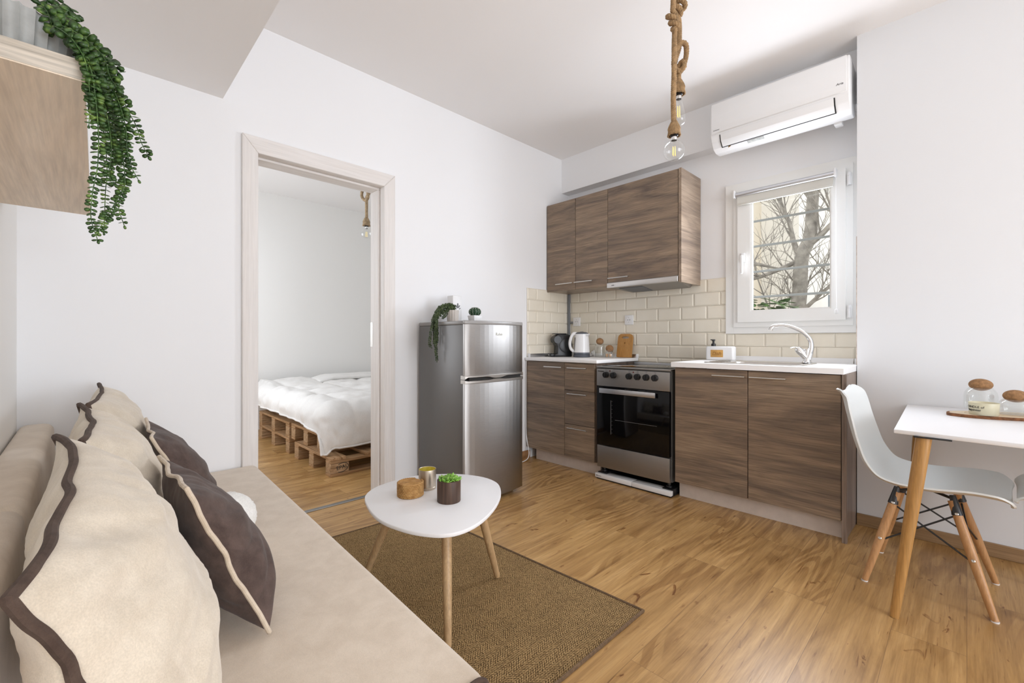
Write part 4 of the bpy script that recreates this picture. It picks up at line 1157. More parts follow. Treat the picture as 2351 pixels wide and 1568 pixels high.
# vines : every list is (x, y, z), they climb over the pot rim and hang in front of the cabinet edge
def zz(px, py, y):
    """measured from the photograph at the distance y of that vine"""
    a = (px - 1175.5) / 1014.57; e = (780 - py) / 1014.57
    fx, fy = math.sin(R(44.167)), math.cos(R(44.167))
    dx = fx + a * fy; dy = fy - a * fx
    return (y / dy * dx, y, 1.05 + e * y / dy)
S0 = (PXC + .03, PYC - .01, PZ0 + .10)
vines = [
 ([(128, 62), (168, 92), (205, 150), (218, 215), (226, 306), (224, 383), (213, 440), (209, 500), (224, 551)], 1.405, .024, .010),
 ([(120, 45), (165, 77), (205, 130), (232, 170), (266, 230), (284, 300), (282, 345), (286, 400), (285, 432), (262, 470), (226, 530)], 1.46, .026, .012),
 ([(150, 75), (200, 120), (235, 200), (262, 300), (280, 360), (287, 413), (276, 450), (273, 480), (285, 517)], 1.50, .024, .011),
 ([(150, 60), (188, 95), (218, 140), (264, 214), (288, 290), (292, 344), (303, 385), (317, 412)], 1.45, .026, .011),
 ([(150, 55), (185, 80), (222, 128), (255, 190), (284, 234), (299, 264), (314, 292), (324, 326), (340, 357)], 1.49, .026, .014),
 ([(165, 90), (192, 130), (202, 170), (205, 200), (207, 240), (204, 287)], 1.40, .020, .009),
 ([(160, 80), (205, 140), (228, 240), (240, 320), (246, 390), (242, 445), (239, 533)], 1.55, .022, .009),
 ([(140, 60), (190, 110), (225, 190), (245, 260), (256, 340), (250, 400), (262, 420)], 1.47, .026, .014),
 ([(150, 70), (200, 135), (222, 190), (240, 250), (248, 310), (258, 330)], 1.52, .026, .016),
 ([(150, 55), (200, 100), (240, 150), (262, 205), (272, 260), (275, 330), (262, 370)], 1.53, .026, .014),
 ([(145, 60), (195, 100), (235, 130), (262, 150), (270, 165)], 1.50, .028, .022),
 ([(130, 55), (175, 75), (214, 105), (240, 135), (252, 175), (268, 200)], 1.43, .026, .020),
 ([(160, 80), (200, 150), (215, 220), (235, 280), (262, 290), (270, 380)], 1.57, .024, .016),
 ([(118, 55), (110, 30), (100, 16), (95, 12)], 1.45, .026, .022),
 ([(130, 50), (122, 25), (112, 8), (106, 2)], 1.48, .028, .024),
 ([(140, 60), (148, 35), (156, 25), (162, 30)], 1.46, .026, .022),
 ([(120, 50), (140, 15), (152, 12), (175, 50)], 1.50, .026, .022),
]
for k, (px, y, l0, l1) in enumerate(vines):
    y *= .746
    pts = [zz(px[0][0], px[0][1] + 12, y + .02)] + [V(zz(a, c, y)) for a, c in px]
    for i_, (q_, c_) in enumerate(zip(pts[1:], px)):
        if q_.z < SZ + .05 and q_.x < .022: pts[i_ + 1] = V(zz(c_[0], c_[1], 1.043))
    vine(t, pts, M['leaf'], l0 * .68, l1 * .72, .0108, 40 + k, .0012, view=(-.1, -1, -.1))

# ------------------------------------------------------------------ things on the fridge
def fz(px, py, y): return zz(px, py, y)
t = thing('potted_trailing_plant', (1.852, 2.50, 1.1705), 'small trailing plant in a pale ribbed pot on top of the refrigerator', 'plant')
b = MB(); fl2 = lambda a: 1 + .06 * (abs(math.cos(a * 7)) ** .7 - .5)
b.lathe([(.0, 0), (.036, 0), (.038, .006), (.043, .085), (.039, .085), (.036, .07), (0, .068)], (1.852, 2.50, 1.1705), 112, sq=fl2); part('pot', b, M['stone_pot'], t, ang=60)
fv = [
 ([(1040, 702), (1025, 704), (1010, 706), (1000, 722), (993, 745), (988, 770), (986, 790), (990, 797)], 2.44),
 ([(1038, 703), (1020, 702), (1008, 712), (1003, 735), (1001, 760), (1000, 785), (1001, 805), (1003, 828)], 2.42),
 ([(1040, 704), (1026, 712), (1020, 735), (1018, 755), (1014, 775), (1003, 788)], 2.43),
 ([(1040, 706), (1018, 706), (1006, 720), (1000, 740), (997, 765), (997, 790)], 2.46),
 ([(1042, 703), (1022, 700), (1006, 712), (996, 728), (992, 740)], 2.48),
 ([(1040, 704), (1020, 712), (1012, 735), (1010, 765), (1006, 776)], 2.45),
 ([(1043, 704), (1030, 706), (1024, 722), (1016, 730)], 2.47),
]
for k, (px, y) in enumerate(fv):
    pts = [(1.850, 2.50, 1.248)]
    for i, (a, c) in enumerate(px):
        f = min(1, i / 3)
        yy = 2.50 * (1 - f) + y * f
        q = V(zz(a, c, yy))
        if q.z < 1.185: q.x = min(q.x, 1.672)
        pts.append(q)
    vine(t, pts, M['leaf_dull'], .017, .011, .0105, 80 + k, .0012, view=(-.4, -1, 0))
t = thing('diffuser_box', (1.94, 2.585, 1.1705), 'tall white box printed with grey leaves behind the pot on the refrigerator', 'box')
b = MB(); b.box(1.905, 1.985, 2.57, 2.64, 1.1705, 1.370, .006); part('body', b, M['white'], t)
b = MB()
for dx, dz, an, ln in ((0, .0, 90, .042), (-.012, .004, 125, .030), (.014, .004, 60, .026), (-.02, -.005, 150, .032), (.022, -.004, 30, .020)):
    p = V((1.948 + dx * .4, 2.5695, 1.275 + dz)); d = V((math.cos(R(an)), 0, math.sin(R(an))))
    b.leaf(p, d, (0, -1, 0), ln, ln * .34, .02)
part('leaf_print', b, M['greyink'], t)
t = thing('potted_cactus', (2.030, 2.44, 1.1705), 'small round cactus in a white square pot on the refrigerator', 'cactus')
cx, cy = 2.002, 2.44
b = MB(); b.hexa([(cx - .030, cy - .030, 1.1705), (cx + .030, cy - .030, 1.1705), (cx + .030, cy + .030, 1.1705), (cx - .030, cy + .030, 1.1705), (cx - .038, cy - .038, 1.222), (cx + .038, cy - .038, 1.222), (cx + .038, cy + .038, 1.222), (cx - .038, cy + .038, 1.222)], .003); part('pot', b, M['white'], t)
b = MB()
rib = lambda a: 1 + .09 * (abs(math.cos(a * 6)) - .5)
b.lathe([(0.02, 0)] + [(.042 * math.sin(R(a)) + .001, .030 - .033 * math.cos(R(a))) for a in range(35, 176, 14)] + [(0, .063)], (cx, cy, 1.218), 72, sq=rib); part('body', b, M['cactus'], t, ang=60)
b = MB()
for k in range(12):
    a = 2 * PI * k / 12
    for e in (40, 62, 84, 106, 128, 150):
        rr_ = .0445 * math.sin(R(e)); zz_ = 1.218 + .030 - .034 * math.cos(R(e))
        b.sphere((cx + rr_ * math.cos(a), cy + rr_ * math.sin(a), zz_), .0026, sub=1)
part('spines', b, M['spine'], t)
# ------------------------------------------------------------------ rug and coffee table
b = MB(); RC = [(.48, .868), (1.545, .868), (1.475, 2.305), (.50, 2.345)]
b.prism(RC, .0, .009, .002, 1); t = thing('rug', (1.0, 1.6, 0), 'brown sisal herringbone rug under the coffee table', 'rug')
part('pile', b, M['rug'], t)
b = MB(); b.tube([(p[0], p[1], .007) for p in RC], .0075, 8, closed=True); part('binding', b, M['rug_edge'], t)

ZT = .412
t = thing('coffee_table', (1.05, 1.5, 0), 'white rounded-triangle coffee table on three oak legs', 'coffee table')
CTO = [(838, 1138), (843, 1160), (858, 1181), (880, 1197), (910, 1209), (945, 1219), (985, 1225), (1020, 1226), (1055, 1220), (1090, 1205), (1118, 1184), (1140, 1158), (1150, 1134), (1147, 1115), (1135, 1104), (1110, 1095), (1070, 1089), (1030, 1087.5), (985, 1089), (940, 1094), (895, 1106), (860, 1119)]
def onz(px, py, z):
    a = (px - 1175.5) / 1014.57; e = (780 - py) / 1014.57
    fx, fy = math.sin(R(44.167)), math.cos(R(44.167))
    s = (z - 1.05) / e
    return ((fx + a * fy) * s, (fy - a * fx) * s)
oc = [onz(px, py, ZT) for px, py in CTO]
cxm = sum(p[0] for p in oc) / len(oc); cym = sum(p[1] for p in oc) / len(oc)
oc = [(q.x, q.y) for q in catmull([(p[0], p[1], 0) for p in oc], 3, True)]
b = MB(); b.prism(oc, ZT - .014, ZT, .003, 2); part('tabletop', b, M['table_white'], t, ang=50)
for (tx, ty, fx_, fy_) in ((.935, 1.640, .850, 1.790), (1.185, 1.432, 1.298, 1.428), (.960, 1.335, .880, 1.215)):
    b = MB(); T = V((tx, ty, ZT - .012)); F_ = V((fx_, fy_, .0165))
    b.tube([T, T.lerp(F_, .5), T.lerp(F_, .985), F_], [.0195, .017, .0128, .011], 14); part('leg', b, M['pale_oak'], t)
# objects on it
t = thing('coaster_holder', (.957, 1.575, ZT), 'round woven rattan coaster holder with a notch on the coffee table', 'coaster holder')
cx, cy = .965, 1.592
b = MB(); n = 60
rows = 9
def wall_pt(k, h, r): 
    a = R(35 + 322 * k / n); return (cx + r * math.cos(a), cy + r * math.sin(a), h)
for rw in range(rows):
    h = ZT + .004 + rw * .0062
    pts = []
    for k in range(n + 1):
        r = .0485 + (.0026 if (k + rw) % 2 else -.0012)
        pts.append(wall_pt(k, h, r))
    b.tube(pts, .0036, 6)
b.lathe([(0, 0), (.047, 0), (.047, .006), (0, .006)], (cx, cy, ZT + .001), 36); part('basket', b, M['rattan'], t, ang=180)
b = MB()
for rr_ in range(11):
    r = .004 + .0038 * rr_
    b.tube([(cx + (r + .0008 * (k % 2)) * math.cos(2 * PI * k / 32), cy + (r + .0008 * (k % 2)) * math.sin(2 * PI * k / 32), ZT + .0535) for k in range(32)], .0026, 5, closed=True)
b.lathe([(0, 0), (.0445, 0), (.0445, .046), (0, .0462)], (cx, cy, ZT + .0065), 36)
solo('woven_coaster', b, M['rattan'], (cx, cy, ZT + .0065), 'round woven coasters stacked inside the notched rattan holder', 'coaster', ang=180)
t = thing('tin_candle', (1.065, 1.612, ZT), 'champagne metal candle tin with a gold inside on the coffee table', 'candle')
cx, cy = 1.062, 1.615
b = MB(); b.lathe([(0, 0), (.036, 0), (.037, .003), (.037, .010), (.0358, .0115), (.037, .013), (.0372, .083), (.0366, .0845), (.0356, .083)], (cx, cy, ZT), 40, cap=False); part('tin', b, M['gold'], t)
b = MB(); b.lathe([(.0356, .083), (.0354, .050), (0, .049)], (cx, cy, ZT), 40, cap=False); part('lining', b, M['gold_in'], t)
b = MB(); b.lathe([(.0353, .046), (.0353, .056), (.03, .0565), (0, .0565)], (cx, cy, ZT), 36); part('wax', b, plain('yellow_wax', (.62, .58, .22), .5), t)
b = MB(); b.tube([(cx, cy, ZT + .056), (cx + .001, cy, ZT + .067)], .001, 6); part('wick', b, M['white'], t)
t = thing('potted_succulent', (1.045, 1.44, ZT), 'bright green succulent in a faceted dark walnut pot on the coffee table', 'plant')
cx, cy = 1.042, 1.432
b = MB(); oct_ = [(cx + .0455 * math.cos(R(7 + 60 * k)), cy + .0455 * math.sin(R(7 + 60 * k))) for k in range(6)]
b.lathe([(0, 0), (.0455, 0), (.0465, .002), (.0465, .083), (.0455, .085), (.0385, .085), (.038, .070), (0, .068)], (cx, cy, ZT), 48, cap=False); part('pot', b, M['walnut'], t)
b = MB(); rv = random.Random(3)
for k in range(26):
    a = rv.uniform(0, 2 * PI); r = .033 * math.sqrt(rv.random())
    p = V((cx + r * math.cos(a), cy + r * math.sin(a), ZT + .076))
    for q in range(6):
        aa = q * PI / 3 + rv.uniform(-.4, .4)
        up_ = rv.uniform(.6, 1.3)
        b.leaf(p, (math.cos(aa), math.sin(aa), up_), (-math.cos(aa) * up_, -math.sin(aa) * up_, 1), rv.uniform(.020, .030), rv.uniform(.012, .016), .22, 8)
part('leaves', b, M['leaf_bright'], t, ang=180)

# ------------------------------------------------------------------ dining table and chairs
ZD = .705
t = thing('dining_table', (2.68, -.28, 0), 'white dining table on round oak legs against the right wall', 'dining table')
b = MB(); b.hexa([(2.248, .197, ZD - .016), (2.21, -.55, ZD - .016), (3.12, -.55, ZD - .016), (3.162, .222, ZD - .016), (2.248, .197, ZD), (2.21, -.55, ZD), (3.12, -.55, ZD), (3.162, .222, ZD)], .0025); part('tabletop', b, M['table_white'], t)
for (tx, ty, fx_, fy_) in ((2.265, .112, 2.205, .192), (3.085, .165, 3.125, .212), (2.25, -.46, 2.19, -.52), (3.05, -.46, 3.10, -.52)):
    T = V((tx, ty, ZD - .018)); F_ = V((fx_, fy_, .0))
    b = MB(); b.tube([T, T.lerp(F_, .25), T.lerp(F_, .96), F_], [.0235, .0225, .0150, .0140], 18); lg = part('leg', b, M['oak_leg'], t)
    b = MB(); b.box(tx - .03, tx + .075, ty - .075, ty + .028, ZD - .021, ZD - .0165, .001); part('mounting_plate', b, M['black_metal'], lg)

def chair_mesh():
    """shell chair facing -y, centre at origin"""
    t = thing('shell_chair', (0, 0, 0), 'white moulded shell chair on beech legs pushed under the near end of the dining table', 'chair', 'white shell chairs at the dining table')
    prof = catmull([(0, -.238, .424), (0, -.222, .434), (0, -.14, .438), (0, -.02, .424), (0, .09, .424), (0, .165, .450), (0, .215, .515), (0, .245, .60), (0, .268, .69), (0, .285, .765), (0, .297, .800), (0, .305, .806)], 5)
    m = len(prof)
    nw = 24
    def width(q):
        # half width along the profile
        pts = [(0, .150), (.05, .195), (.14, .225), (.35, .232), (.52, .230), (.62, .222), (.75, .205), (.88, .180), (.95, .150), (1, .105)]
        for (a, wa), (c, wc) in zip(pts, pts[1:]):
            if q <= c: 
                f = (q - a) / (c - a); f = f * f * (3 - 2 * f)
                return wa + (wc - wa) * f
        return pts[-1][1]
    def pt(i, j):
        q = i; k = min(m - 1, int(round(q * (m - 1))))
        p = prof[k]
        u = -1 + 2 * j
        a = prof[max(0, k - 1)]; c = prof[min(m - 1, k + 1)]
        d = (c - a).normalized(); nrm = V((0, -d.z, d.y))
        if nrm.z < 0 and q < .4: nrm = -nrm
        w_ = width(q)
        curl = .040 * abs(u) ** 2.6 * (1 if q < .55 else 1.0) * (1 if q > .12 else q / .12)
        if q > .85: curl *= (1 - (q - .85) / .15 * .6)
        return (u * w_, p.y + nrm.y * curl, p.z + nrm.z * curl)
    b = MB(); b.grid(pt, m - 1, nw)
    bmesh.ops.recalc_face_normals(b.bm, faces=b.bm.faces[:])
    bmesh.ops.solidify(b.bm, geom=b.bm.faces[:], thickness=.007)
    part('seat_shell', b, M['white_shell'], t, ang=60)
    L = []
    for sx in (-1, 1):
        for sy in (-1, 1):
            T = V((sx * .105, sy * .085 + .01, .392)); F_ = V((sx * .192, sy * .192, .004))
            if sy < 0: T = V((sx * .105, -.075, .40))
            b = MB(); b.tube([T, T.lerp(F_, .5), F_], [.0155, .0165, .0115], 14); lg = part('leg', b, M['beech'], t)
            b = MB(); b.lathe([(.0115, 0), (.0125, .005), (.0, .006)], F_ - V((0, 0, .004)), 14); part('glide', b, M['white'], lg)
            dd = (F_ - T).normalized()
            for f in (.12, .52):
                p = T.lerp(F_, f)
                sd_ = V((sx, 0, 0)); sd_ = (sd_ - dd * sd_.dot(dd)).normalized()
                b = MB(); b.lathe([(.0062, .0), (.0062, .0172), (.004, .019), (0, .0185)], p, 12, sd_); part('bolt', b, M['nickel'], lg)
            L.append((sx, sy, T, F_))
            b = MB(); b.tube([T + V((0, 0, .022)), T.lerp(F_, .13)], [.010, .0185], 10, flat=((0, 1, 0), 1)); part('leg_bracket', b, M['black_metal'], t)
    g = {(s[0], s[1]): s for s in L}
    def at(s, f): return s[2].lerp(s[3], f)
    for (a, c) in (((-1, -1), (-1, 1)), ((1, -1), (1, 1)), ((-1, -1), (1, -1)), ((-1, 1), (1, 1))):
        for f0, f1 in ((.13, .55), (.55, .13)):
            b = MB(); b.tube([at(g[a], f0), at(g[c], f1)], .0036, 8); part('cross_brace', b, M['black_metal'], t)
    b = MB()
    for (a, c) in (((-1, -1), (1, 1)), ((-1, 1), (1, -1))): b.tube([g[a][2] + V((0, 0, .008)), g[c][2] + V((0, 0, .008))], .006, 8)
    part('seat_support', b, M['black_metal'], t)
    return t
M['white_shell'] = plain('white_shell_plastic', (.72, .75, .75), .45)
ch = chair_mesh()
ch.location = (2.630, .112, 0); ch.rotation_euler = (0, 0, R(-2))
c2 = copy_tree(ch)
c2['label'] = 'white moulded shell chair at the right edge, facing the other chair under the table'
c2.location = (2.70, -.378, 0); c2.rotation_euler = (0, 0, R(177))
# tray with jars and candle
t = thing('wood_slice_tray', (3.0, -.16, ZD), 'oval wood slice tray with bark rim on the dining table', 'tray')
def oval(cx, cy, a, c_, rot, n=56, jit=.0): 
    out = []
    for k in range(n):
        th = 2 * PI * k / n; x = a * math.cos(th); y = c_ * math.sin(th)
        f = 1 + jit * noise.noise(V((math.cos(th) * 2, math.sin(th) * 2, 3)))
        x *= f; y *= f
        out.append((cx + x * math.cos(rot) - y * math.sin(rot), cy + x * math.sin(rot) + y * math.cos(rot)))
    return out
TRC = (2.945, -.135)
b = MB(); b.prism(oval(*TRC, .225, .098, R(-62), jit=.04), ZD, ZD + .0125, .001, 1); part('bark_rim', b, M['bark'], t)
b = MB(); b.prism(oval(*TRC, .214, .089, R(-62), jit=.04), ZD + .0115, ZD + .0135); part('slice', b, M['slice'], t)
b = MB()
for s_ in (.25, .45, .62, .8): b.tube([(p[0], p[1], ZD + .0135) for p in oval(*TRC, .2 * s_, .084 * s_, R(-62), 48, .08)], .0006, 4, closed=True)
part('growth_ring', b, plain('ring_brown', (.42, .28, .15), .7), t)
def dome(x, y, z, r, h, cr, label):
    t = thing('glass_cloche_jar', (x, y, z), label, 'jar', 'cork topped glass jars on the tray')
    b = MB()
    prof = [(0, .001), (r - .004, .001), (r, .005), (r, h * .62), (r * .94, h * .78), (r * .80, h * .91), (cr * .93, h)]
    inn = [(cr * .93 - .002, h), (r * .78, h * .9), (r * .92, h * .77), (r - .0025, h * .61), (r - .0025, .007), (0, .006)]
    b.lathe(prof + inn, (x, y, z), 40, cap=False); part('glass', b, M['glass'], t, ang=70)
    b = MB(); b.sphere((x, y, z + h + cr * .30), cr, 1, 1, .68, 4); part('stopper', b, M['cork'], t)
dome(3.020, -.045, ZD + .014, .058, .108, .041, 'taller glass jar with a flat cork ball lid on the wood slice tray')
dome(2.955, -.150, ZD + .014, .054, .070, .040, 'shorter glass jar with a flat cork ball lid on the wood slice tray')
t = thing('jar_candle', (2.845, -.06, ZD + .014), 'wide frosted glass candle with black lettering on the wood slice tray', 'candle')
cx, cy = 2.858, -.052
b = MB(); b.lathe([(0, 0), (.0445, 0), (.0460, .002), (.0490, .052), (.0483, .0535), (.0472, .052), (.0455, .038)], (cx, cy, ZD + .014), 44, cap=False); part('glass', b, M['frosted'], t)
b = MB(); b.lathe([(.0440, .004), (.0456, .035), (0, .0355)], (cx, cy, ZD + .014), 40); part('wax', b, M['wax'], t)
b = MB(); b.tube([(cx, cy, ZD + .049), (cx, cy, ZD + .060)], .001, 6); part('wick', b, M['white'], t)
def round_text(body, size, zc, a0, par, shear=0):
    o = lettering(body, size, (0, 0, 0), (1, 0, 0), (0, 1, 0), M['ink'], par, shear=shear)
    base = V(root(par).location)
    for v in o.data.vertices:
        p = v.co + base          # x along the text, y up
        ang = a0 + p.x / .0478
        rr_ = .0460 + (zc + p.y) / .05 * .003 + .0005 + p.z
        v.co = V((cx + rr_ * math.cos(ang), cy + rr_ * math.sin(ang), ZD + .014 + zc + p.y)) - base
round_text('CANDLE of', .0135, .031, R(100), t)
round_text('happiness', .0135, .018, R(104), t, .2)

# ------------------------------------------------------------------ rope pendant lamps
def rope(par, path, r, mat, pitch=.028, name='rope', k=6):
    path = catmull(path, k)
    L = 0; b = MB()
    cum = [0]
    for a, c in zip(path, path[1:]): cum.append(cum[-1] + (c - a).length)
    tg = []
    for i in range(len(path)):
        a = path[max(0, i - 1)]; c = path[min(len(path) - 1, i + 1)]; tg.append((c - a).normalized())
    # resample
    step = .0045; n = max(4, int(cum[-1] / step))
    pts, fr = [], []
    u = None; i = 0
    for s_ in range(n + 1):
        d = cum[-1] * s_ / n
        while i < len(cum) - 2 and cum[i + 1] < d: i += 1
        f = (d - cum[i]) / max(1e-9, cum[i + 1] - cum[i])
        p = path[i].lerp(path[i + 1], f); t_ = tg[i].lerp(tg[i + 1], f).normalized()
        if u is None: u = t_.orthogonal().normalized()
        u = (u - t_ * u.dot(t_)).normalized(); w_ = t_.cross(u)
        pts.append((p, u.copy(), w_, d))
    for st in range(3):
        sp_ = []
        for p, u_, w_, d in pts:
            a = 2 * PI * (d / pitch + st / 3)
            sp_.append(p + (u_ * math.cos(a) + w_ * math.sin(a)) * r * .50)
        b.tube(sp_, r * .56, 7)
    return part(name, b, mat, par, ang=180)
def collar(par, x, y, z, r, h, mat):
    """frayed bundle of fibres that hides the socket, top at z"""
    b = MB(); rv = random.Random(int(x * 1000))
    n = 26
    for k in range(n):
        a = 2 * PI * k / n
        q = []
        for s_ in range(7):
            f = s_ / 6
            rad = r * (.42 + .58 * min(1, f * 2.2)) * (.93 if abs(f - .72) < .09 else 1) * (1 + (.10 if f > .95 else 0))
            q.append((x + rad * math.cos(a + .1 * f), y + rad * math.sin(a + .1 * f), z - h * f * rv.uniform(.985, 1.03)))
        b.tube(q, r * .135, 6)
    b.lathe([(.002, 0), (r * .40, -.002), (r * .92, -h * .45), (r * .92, -h * .9), (.0, -h * .9)], (x, y, z), 24)
    part('rope_collar', b, mat, par, ang=180)
    b = MB(); b.tube([(x + r * 1.0 * math.cos(2 * PI * k / 24), y + r * 1.0 * math.sin(2 * PI * k / 24), z - h * .72) for k in range(24)], r * .09, 6, closed=True); part('binding', b, mat, par)
def bulb(par, x, y, z, kind, sc_=1.0):
    """cap top at z"""
    b = MB(); b.lathe([(.0165 * sc_, 0), (.0165 * sc_, -.010 * sc_), (.014 * sc_, -.012 * sc_), (.014 * sc_, -.016 * sc_), (0, -.016 * sc_)], (x, y, z), 20); part('socket', b, M['black'], par)
    b = MB(); b.lathe([(.0128 * sc_, -.016 * sc_), (.0128 * sc_, -.024 * sc_), (.012 * sc_, -.030 * sc_)], (x, y, z), 20, cap=False); part('cap', b, M['chrome'], par)
    z0 = z - .022 * sc_
    if kind == 'globe':
        rr_ = .045 * sc_
        prof = [(.0125 * sc_, 0), (.0135 * sc_, -.010 * sc_)] + [(rr_ * math.sin(R(a)), -.010 * sc_ - rr_ * (math.cos(R(17)) - math.cos(R(a)))) for a in range(17, 180, 9)] + [(0, -.010 * sc_ - rr_ * (1 + math.cos(R(17))))]
        fz_, fl_ = -.035 * sc_, .040 * sc_
    else:
        prof = [(.0125, 0), (.0135, -.008), (.016, -.02), (.022, -.045), (.028, -.075), (.031, -.095), (.030, -.108), (.024, -.121), (.013, -.128), (0, -.130)]
        prof = [(a * sc_, c * sc_) for a, c in prof]; fz_, fl_ = -.040 * sc_, .050 * sc_
    b = MB(); b.lathe(prof, (x, y, z0), 32, cap=False); part('bulb_glass', b, M['glass'], par, ang=180)
    b = MB(); b.tube([(x, y, z0 - .002), (x, y, z0 + fz_ + .006)], [.006 * sc_, .0035 * sc_], 10); part('stem', b, M['glass'], par)
    for dx, dy in ((-.008, .003), (-.003, -.005), (.004, .005), (.0085, -.002)):
        b = MB(); b.tube([(x + dx * .6 * sc_, y + dy * sc_, z0 + fz_), (x + dx * sc_, y + dy * sc_, z0 + fz_ - fl_)], .0015 * sc_, 6); part('filament', b, M['filament'], par)
LD = V((math.cos(R(44.167)), -math.sin(R(44.167)), 0))      # left-right direction of the pair, measured from the photograph
def off(o, d, z, dep=0): 
    q = V(o) + LD * d + V((LD.y * -1, LD.x, 0)) * dep
    return (q.x, q.y, z)
A0 = (1.825, .882, 0)
t = thing('pendant_lamp', (A0[0], A0[1], ZC), 'long jute rope pendant lamp with a clear globe bulb', 'pendant lamp', 'jute rope pendant lamps')
def coil(o, z0, z1, r, turns, sh, n=9, ph=0):
    return [off(o, sh * math.sin(PI * k / (n * turns) * turns) + r * math.cos(ph + 2 * PI * k / n), z0 + (z1 - z0) * k / (n * turns) + .006 * math.sin(2 * PI * k / n), r * math.sin(ph + 2 * PI * k / n)) for k in range(int(n * turns) + 1)]
pA = [off(A0, .002, ZC), off(A0, .002, 2.60), off(A0, .0, 2.49), off(A0, -.002, 2.468)] + coil(A0, 2.452, 2.392, .0165, 2.2, -.006, 8, .4) + [off(A0, .002, 2.380, -.012), off(A0, .006, 2.365), off(A0, .005, 2.33), off(A0, .004, 2.2), off(A0, .001, 2.08), off(A0, .003, 1.985)]
rope(t, pA, .0115, M['rope'])
q = off(A0, .004, 1.99); collar(t, q[0], q[1], 1.99, .0235, .062, M['rope']); bulb(t, q[0], q[1], 1.938, 'globe', .98)
B0 = (1.85 * 1.04, .868 * 1.04, 0)
t = thing('pendant_lamp', (B0[0], B0[1], ZC), 'shorter jute rope pendant lamp with a teardrop bulb and loop knot', 'pendant lamp', 'jute rope pendant lamps')
pB = [off(B0, .0, ZC), off(B0, -.002, 2.62), off(B0, -.002, 2.53)] + coil(B0, 2.512, 2.455, .0170, 2.2, .010, 8, 2.0) + [off(B0, .0, 2.44, .005), off(B0, .002, 2.38), off(B0, .0, 2.315, .0), off(B0, -.010, 2.275, .010), off(B0, -.014, 2.240, .018), off(B0, .002, 2.212, .024), off(B0, .022, 2.235, .014), off(B0, .030, 2.275, -.006), off(B0, .022, 2.312, -.022), off(B0, -.004, 2.312, -.028), off(B0, -.026, 2.268, -.024), off(B0, -.026, 2.225, -.012), off(B0, -.004, 2.204, -.012), off(B0, .016, 2.222, -.018), off(B0, .012, 2.25, -.006), off(B0, .0, 2.225, .004), off(B0, .0, 2.165), off(B0, .0, 2.14)]
pB = [(p[0], p[1], min(ZC, 1.05 + (p[2] - 1.05) * 1.04)) for p in pB]
rope(t, pB, .0118, M['rope'])
q = off(B0, -.001, 2.165); collar(t, q[0], q[1], 2.217, .0245, .064, M['rope']); bulb(t, q[0], q[1], 2.161, 'drop', .98)
C0 = (1.653, 3.41, 0)
t = thing('pendant_lamp', (C0[0], C0[1], ZC), 'knotted jute rope pendant lamp seen through the doorway in the bedroom', 'pendant lamp')
pC = [off(C0, 0, ZC), off(C0, 0, 2.36), off(C0, -.002, 2.29), off(C0, -.032, 2.265, .012), off(C0, -.036, 2.22, .01), off(C0, -.006, 2.185, .0), off(C0, .024, 2.20, -.02), off(C0, .022, 2.25, -.028), off(C0, .006, 2.28, -.03), off(C0, .028, 2.295, -.01), off(C0, .022, 2.25, .015), off(C0, .004, 2.215, .012), off(C0, .006, 2.16), off(C0, .006, 2.03)]
rope(t, pC, .0125, M['rope_pale'], k=4)
q = off(C0, .005, 2.03); collar(t, q[0], q[1], 2.042, .026, .066, M['rope_pale']); bulb(t, q[0], q[1], 1.985, 'globe', 1.0)

# ------------------------------------------------------------------ bedroom: pallet bed
def pallet(loc, lx, ly, label, seed):
    t = thing('wooden_pallet', loc, label, 'pallet', 'wooden pallets under the bed')
    x, y, z = loc; rv = random.Random(seed)
    h = .144
    n = 5
    for k in range(n):                                  # deck boards run along y
        w_ = .125 if k in (0, 2, 4) else .105
        cx_ = x + .0625 + (lx - .125) * k / (n - 1)
        b = MB(); b.box(cx_ - w_ / 2, cx_ + w_ / 2, y, y + ly, z + h - .022, z + h, .003, 1); part('deck_board', b, M['pallet_y'], t)
    for k in range(3):
        y0 = y + (ly - .1) * k / 2
        b = MB(); b.box(x, x + lx, y0, y0 + .1, z + h - .044, z + h - .0225, .003, 1); part('stringer_board', b, M['pallet'], t)
        b = MB(); b.box(x, x + lx, y0 + .0, y0 + .1, z, z + .022, .003, 1); part('bottom_board', b, M['pallet'], t)
        for q in range(3):
            x0 = x + (lx - .145) * q / 2
            b = MB(); b.box(x0, x0 + .145, y0 + .001, y0 + .099, z + .0225, z + h - .0445, .004, 1); bl = part('block', b, M['pallet_block'], t)
            if seed == 1 and k == 0 and q == 0:
                zc_ = z + .062; xc = x0 + .088
                lettering('EPAL', .042, (xc - .042, y - .0002, zc_ - .016), (1, 0, .12), (-.12, 0, 1), M['ink'], bl)
                ov = [(xc + .050 * math.cos(R(a)), y - .0003, zc_ + .034 * math.sin(R(a)) + .006 * math.cos(R(a))) for a in range(-125, 126, 10)]
                b = MB(); b.tube(ov, .0022, 6, flat=((0, 1, 0), .2)); part('brand_oval', b, M['ink'], bl)
    return t
pallet((1.352, 3.372, 0), 1.2, .80, 'wooden pallet on the floor at the near bed end, stamped with an oval mark', 1)
pallet((1.372, 3.60, .1445), 1.2, .72, 'wooden pallet in the upper layer at the near end of the bed', 2)
pallet((1.362, 4.345, 0), 1.2, .96, 'wooden pallet on the floor under the far end of the bed', 3)
pallet((1.362, 4.345, .1445), 1.2, .96, 'wooden pallet in the upper layer under the far end of the bed', 4)
b = MB(); b.box(1.42, 3.0, 3.62, 5.70, .289, .455, .03, 3); solo('mattress', b, M['mattress'], (2.2, 4.6, .289), 'white mattress on the wooden pallets under the duvet', 'mattress')
EX, EY, ZTOP, RAD = 1.445, 3.585, .545, .13
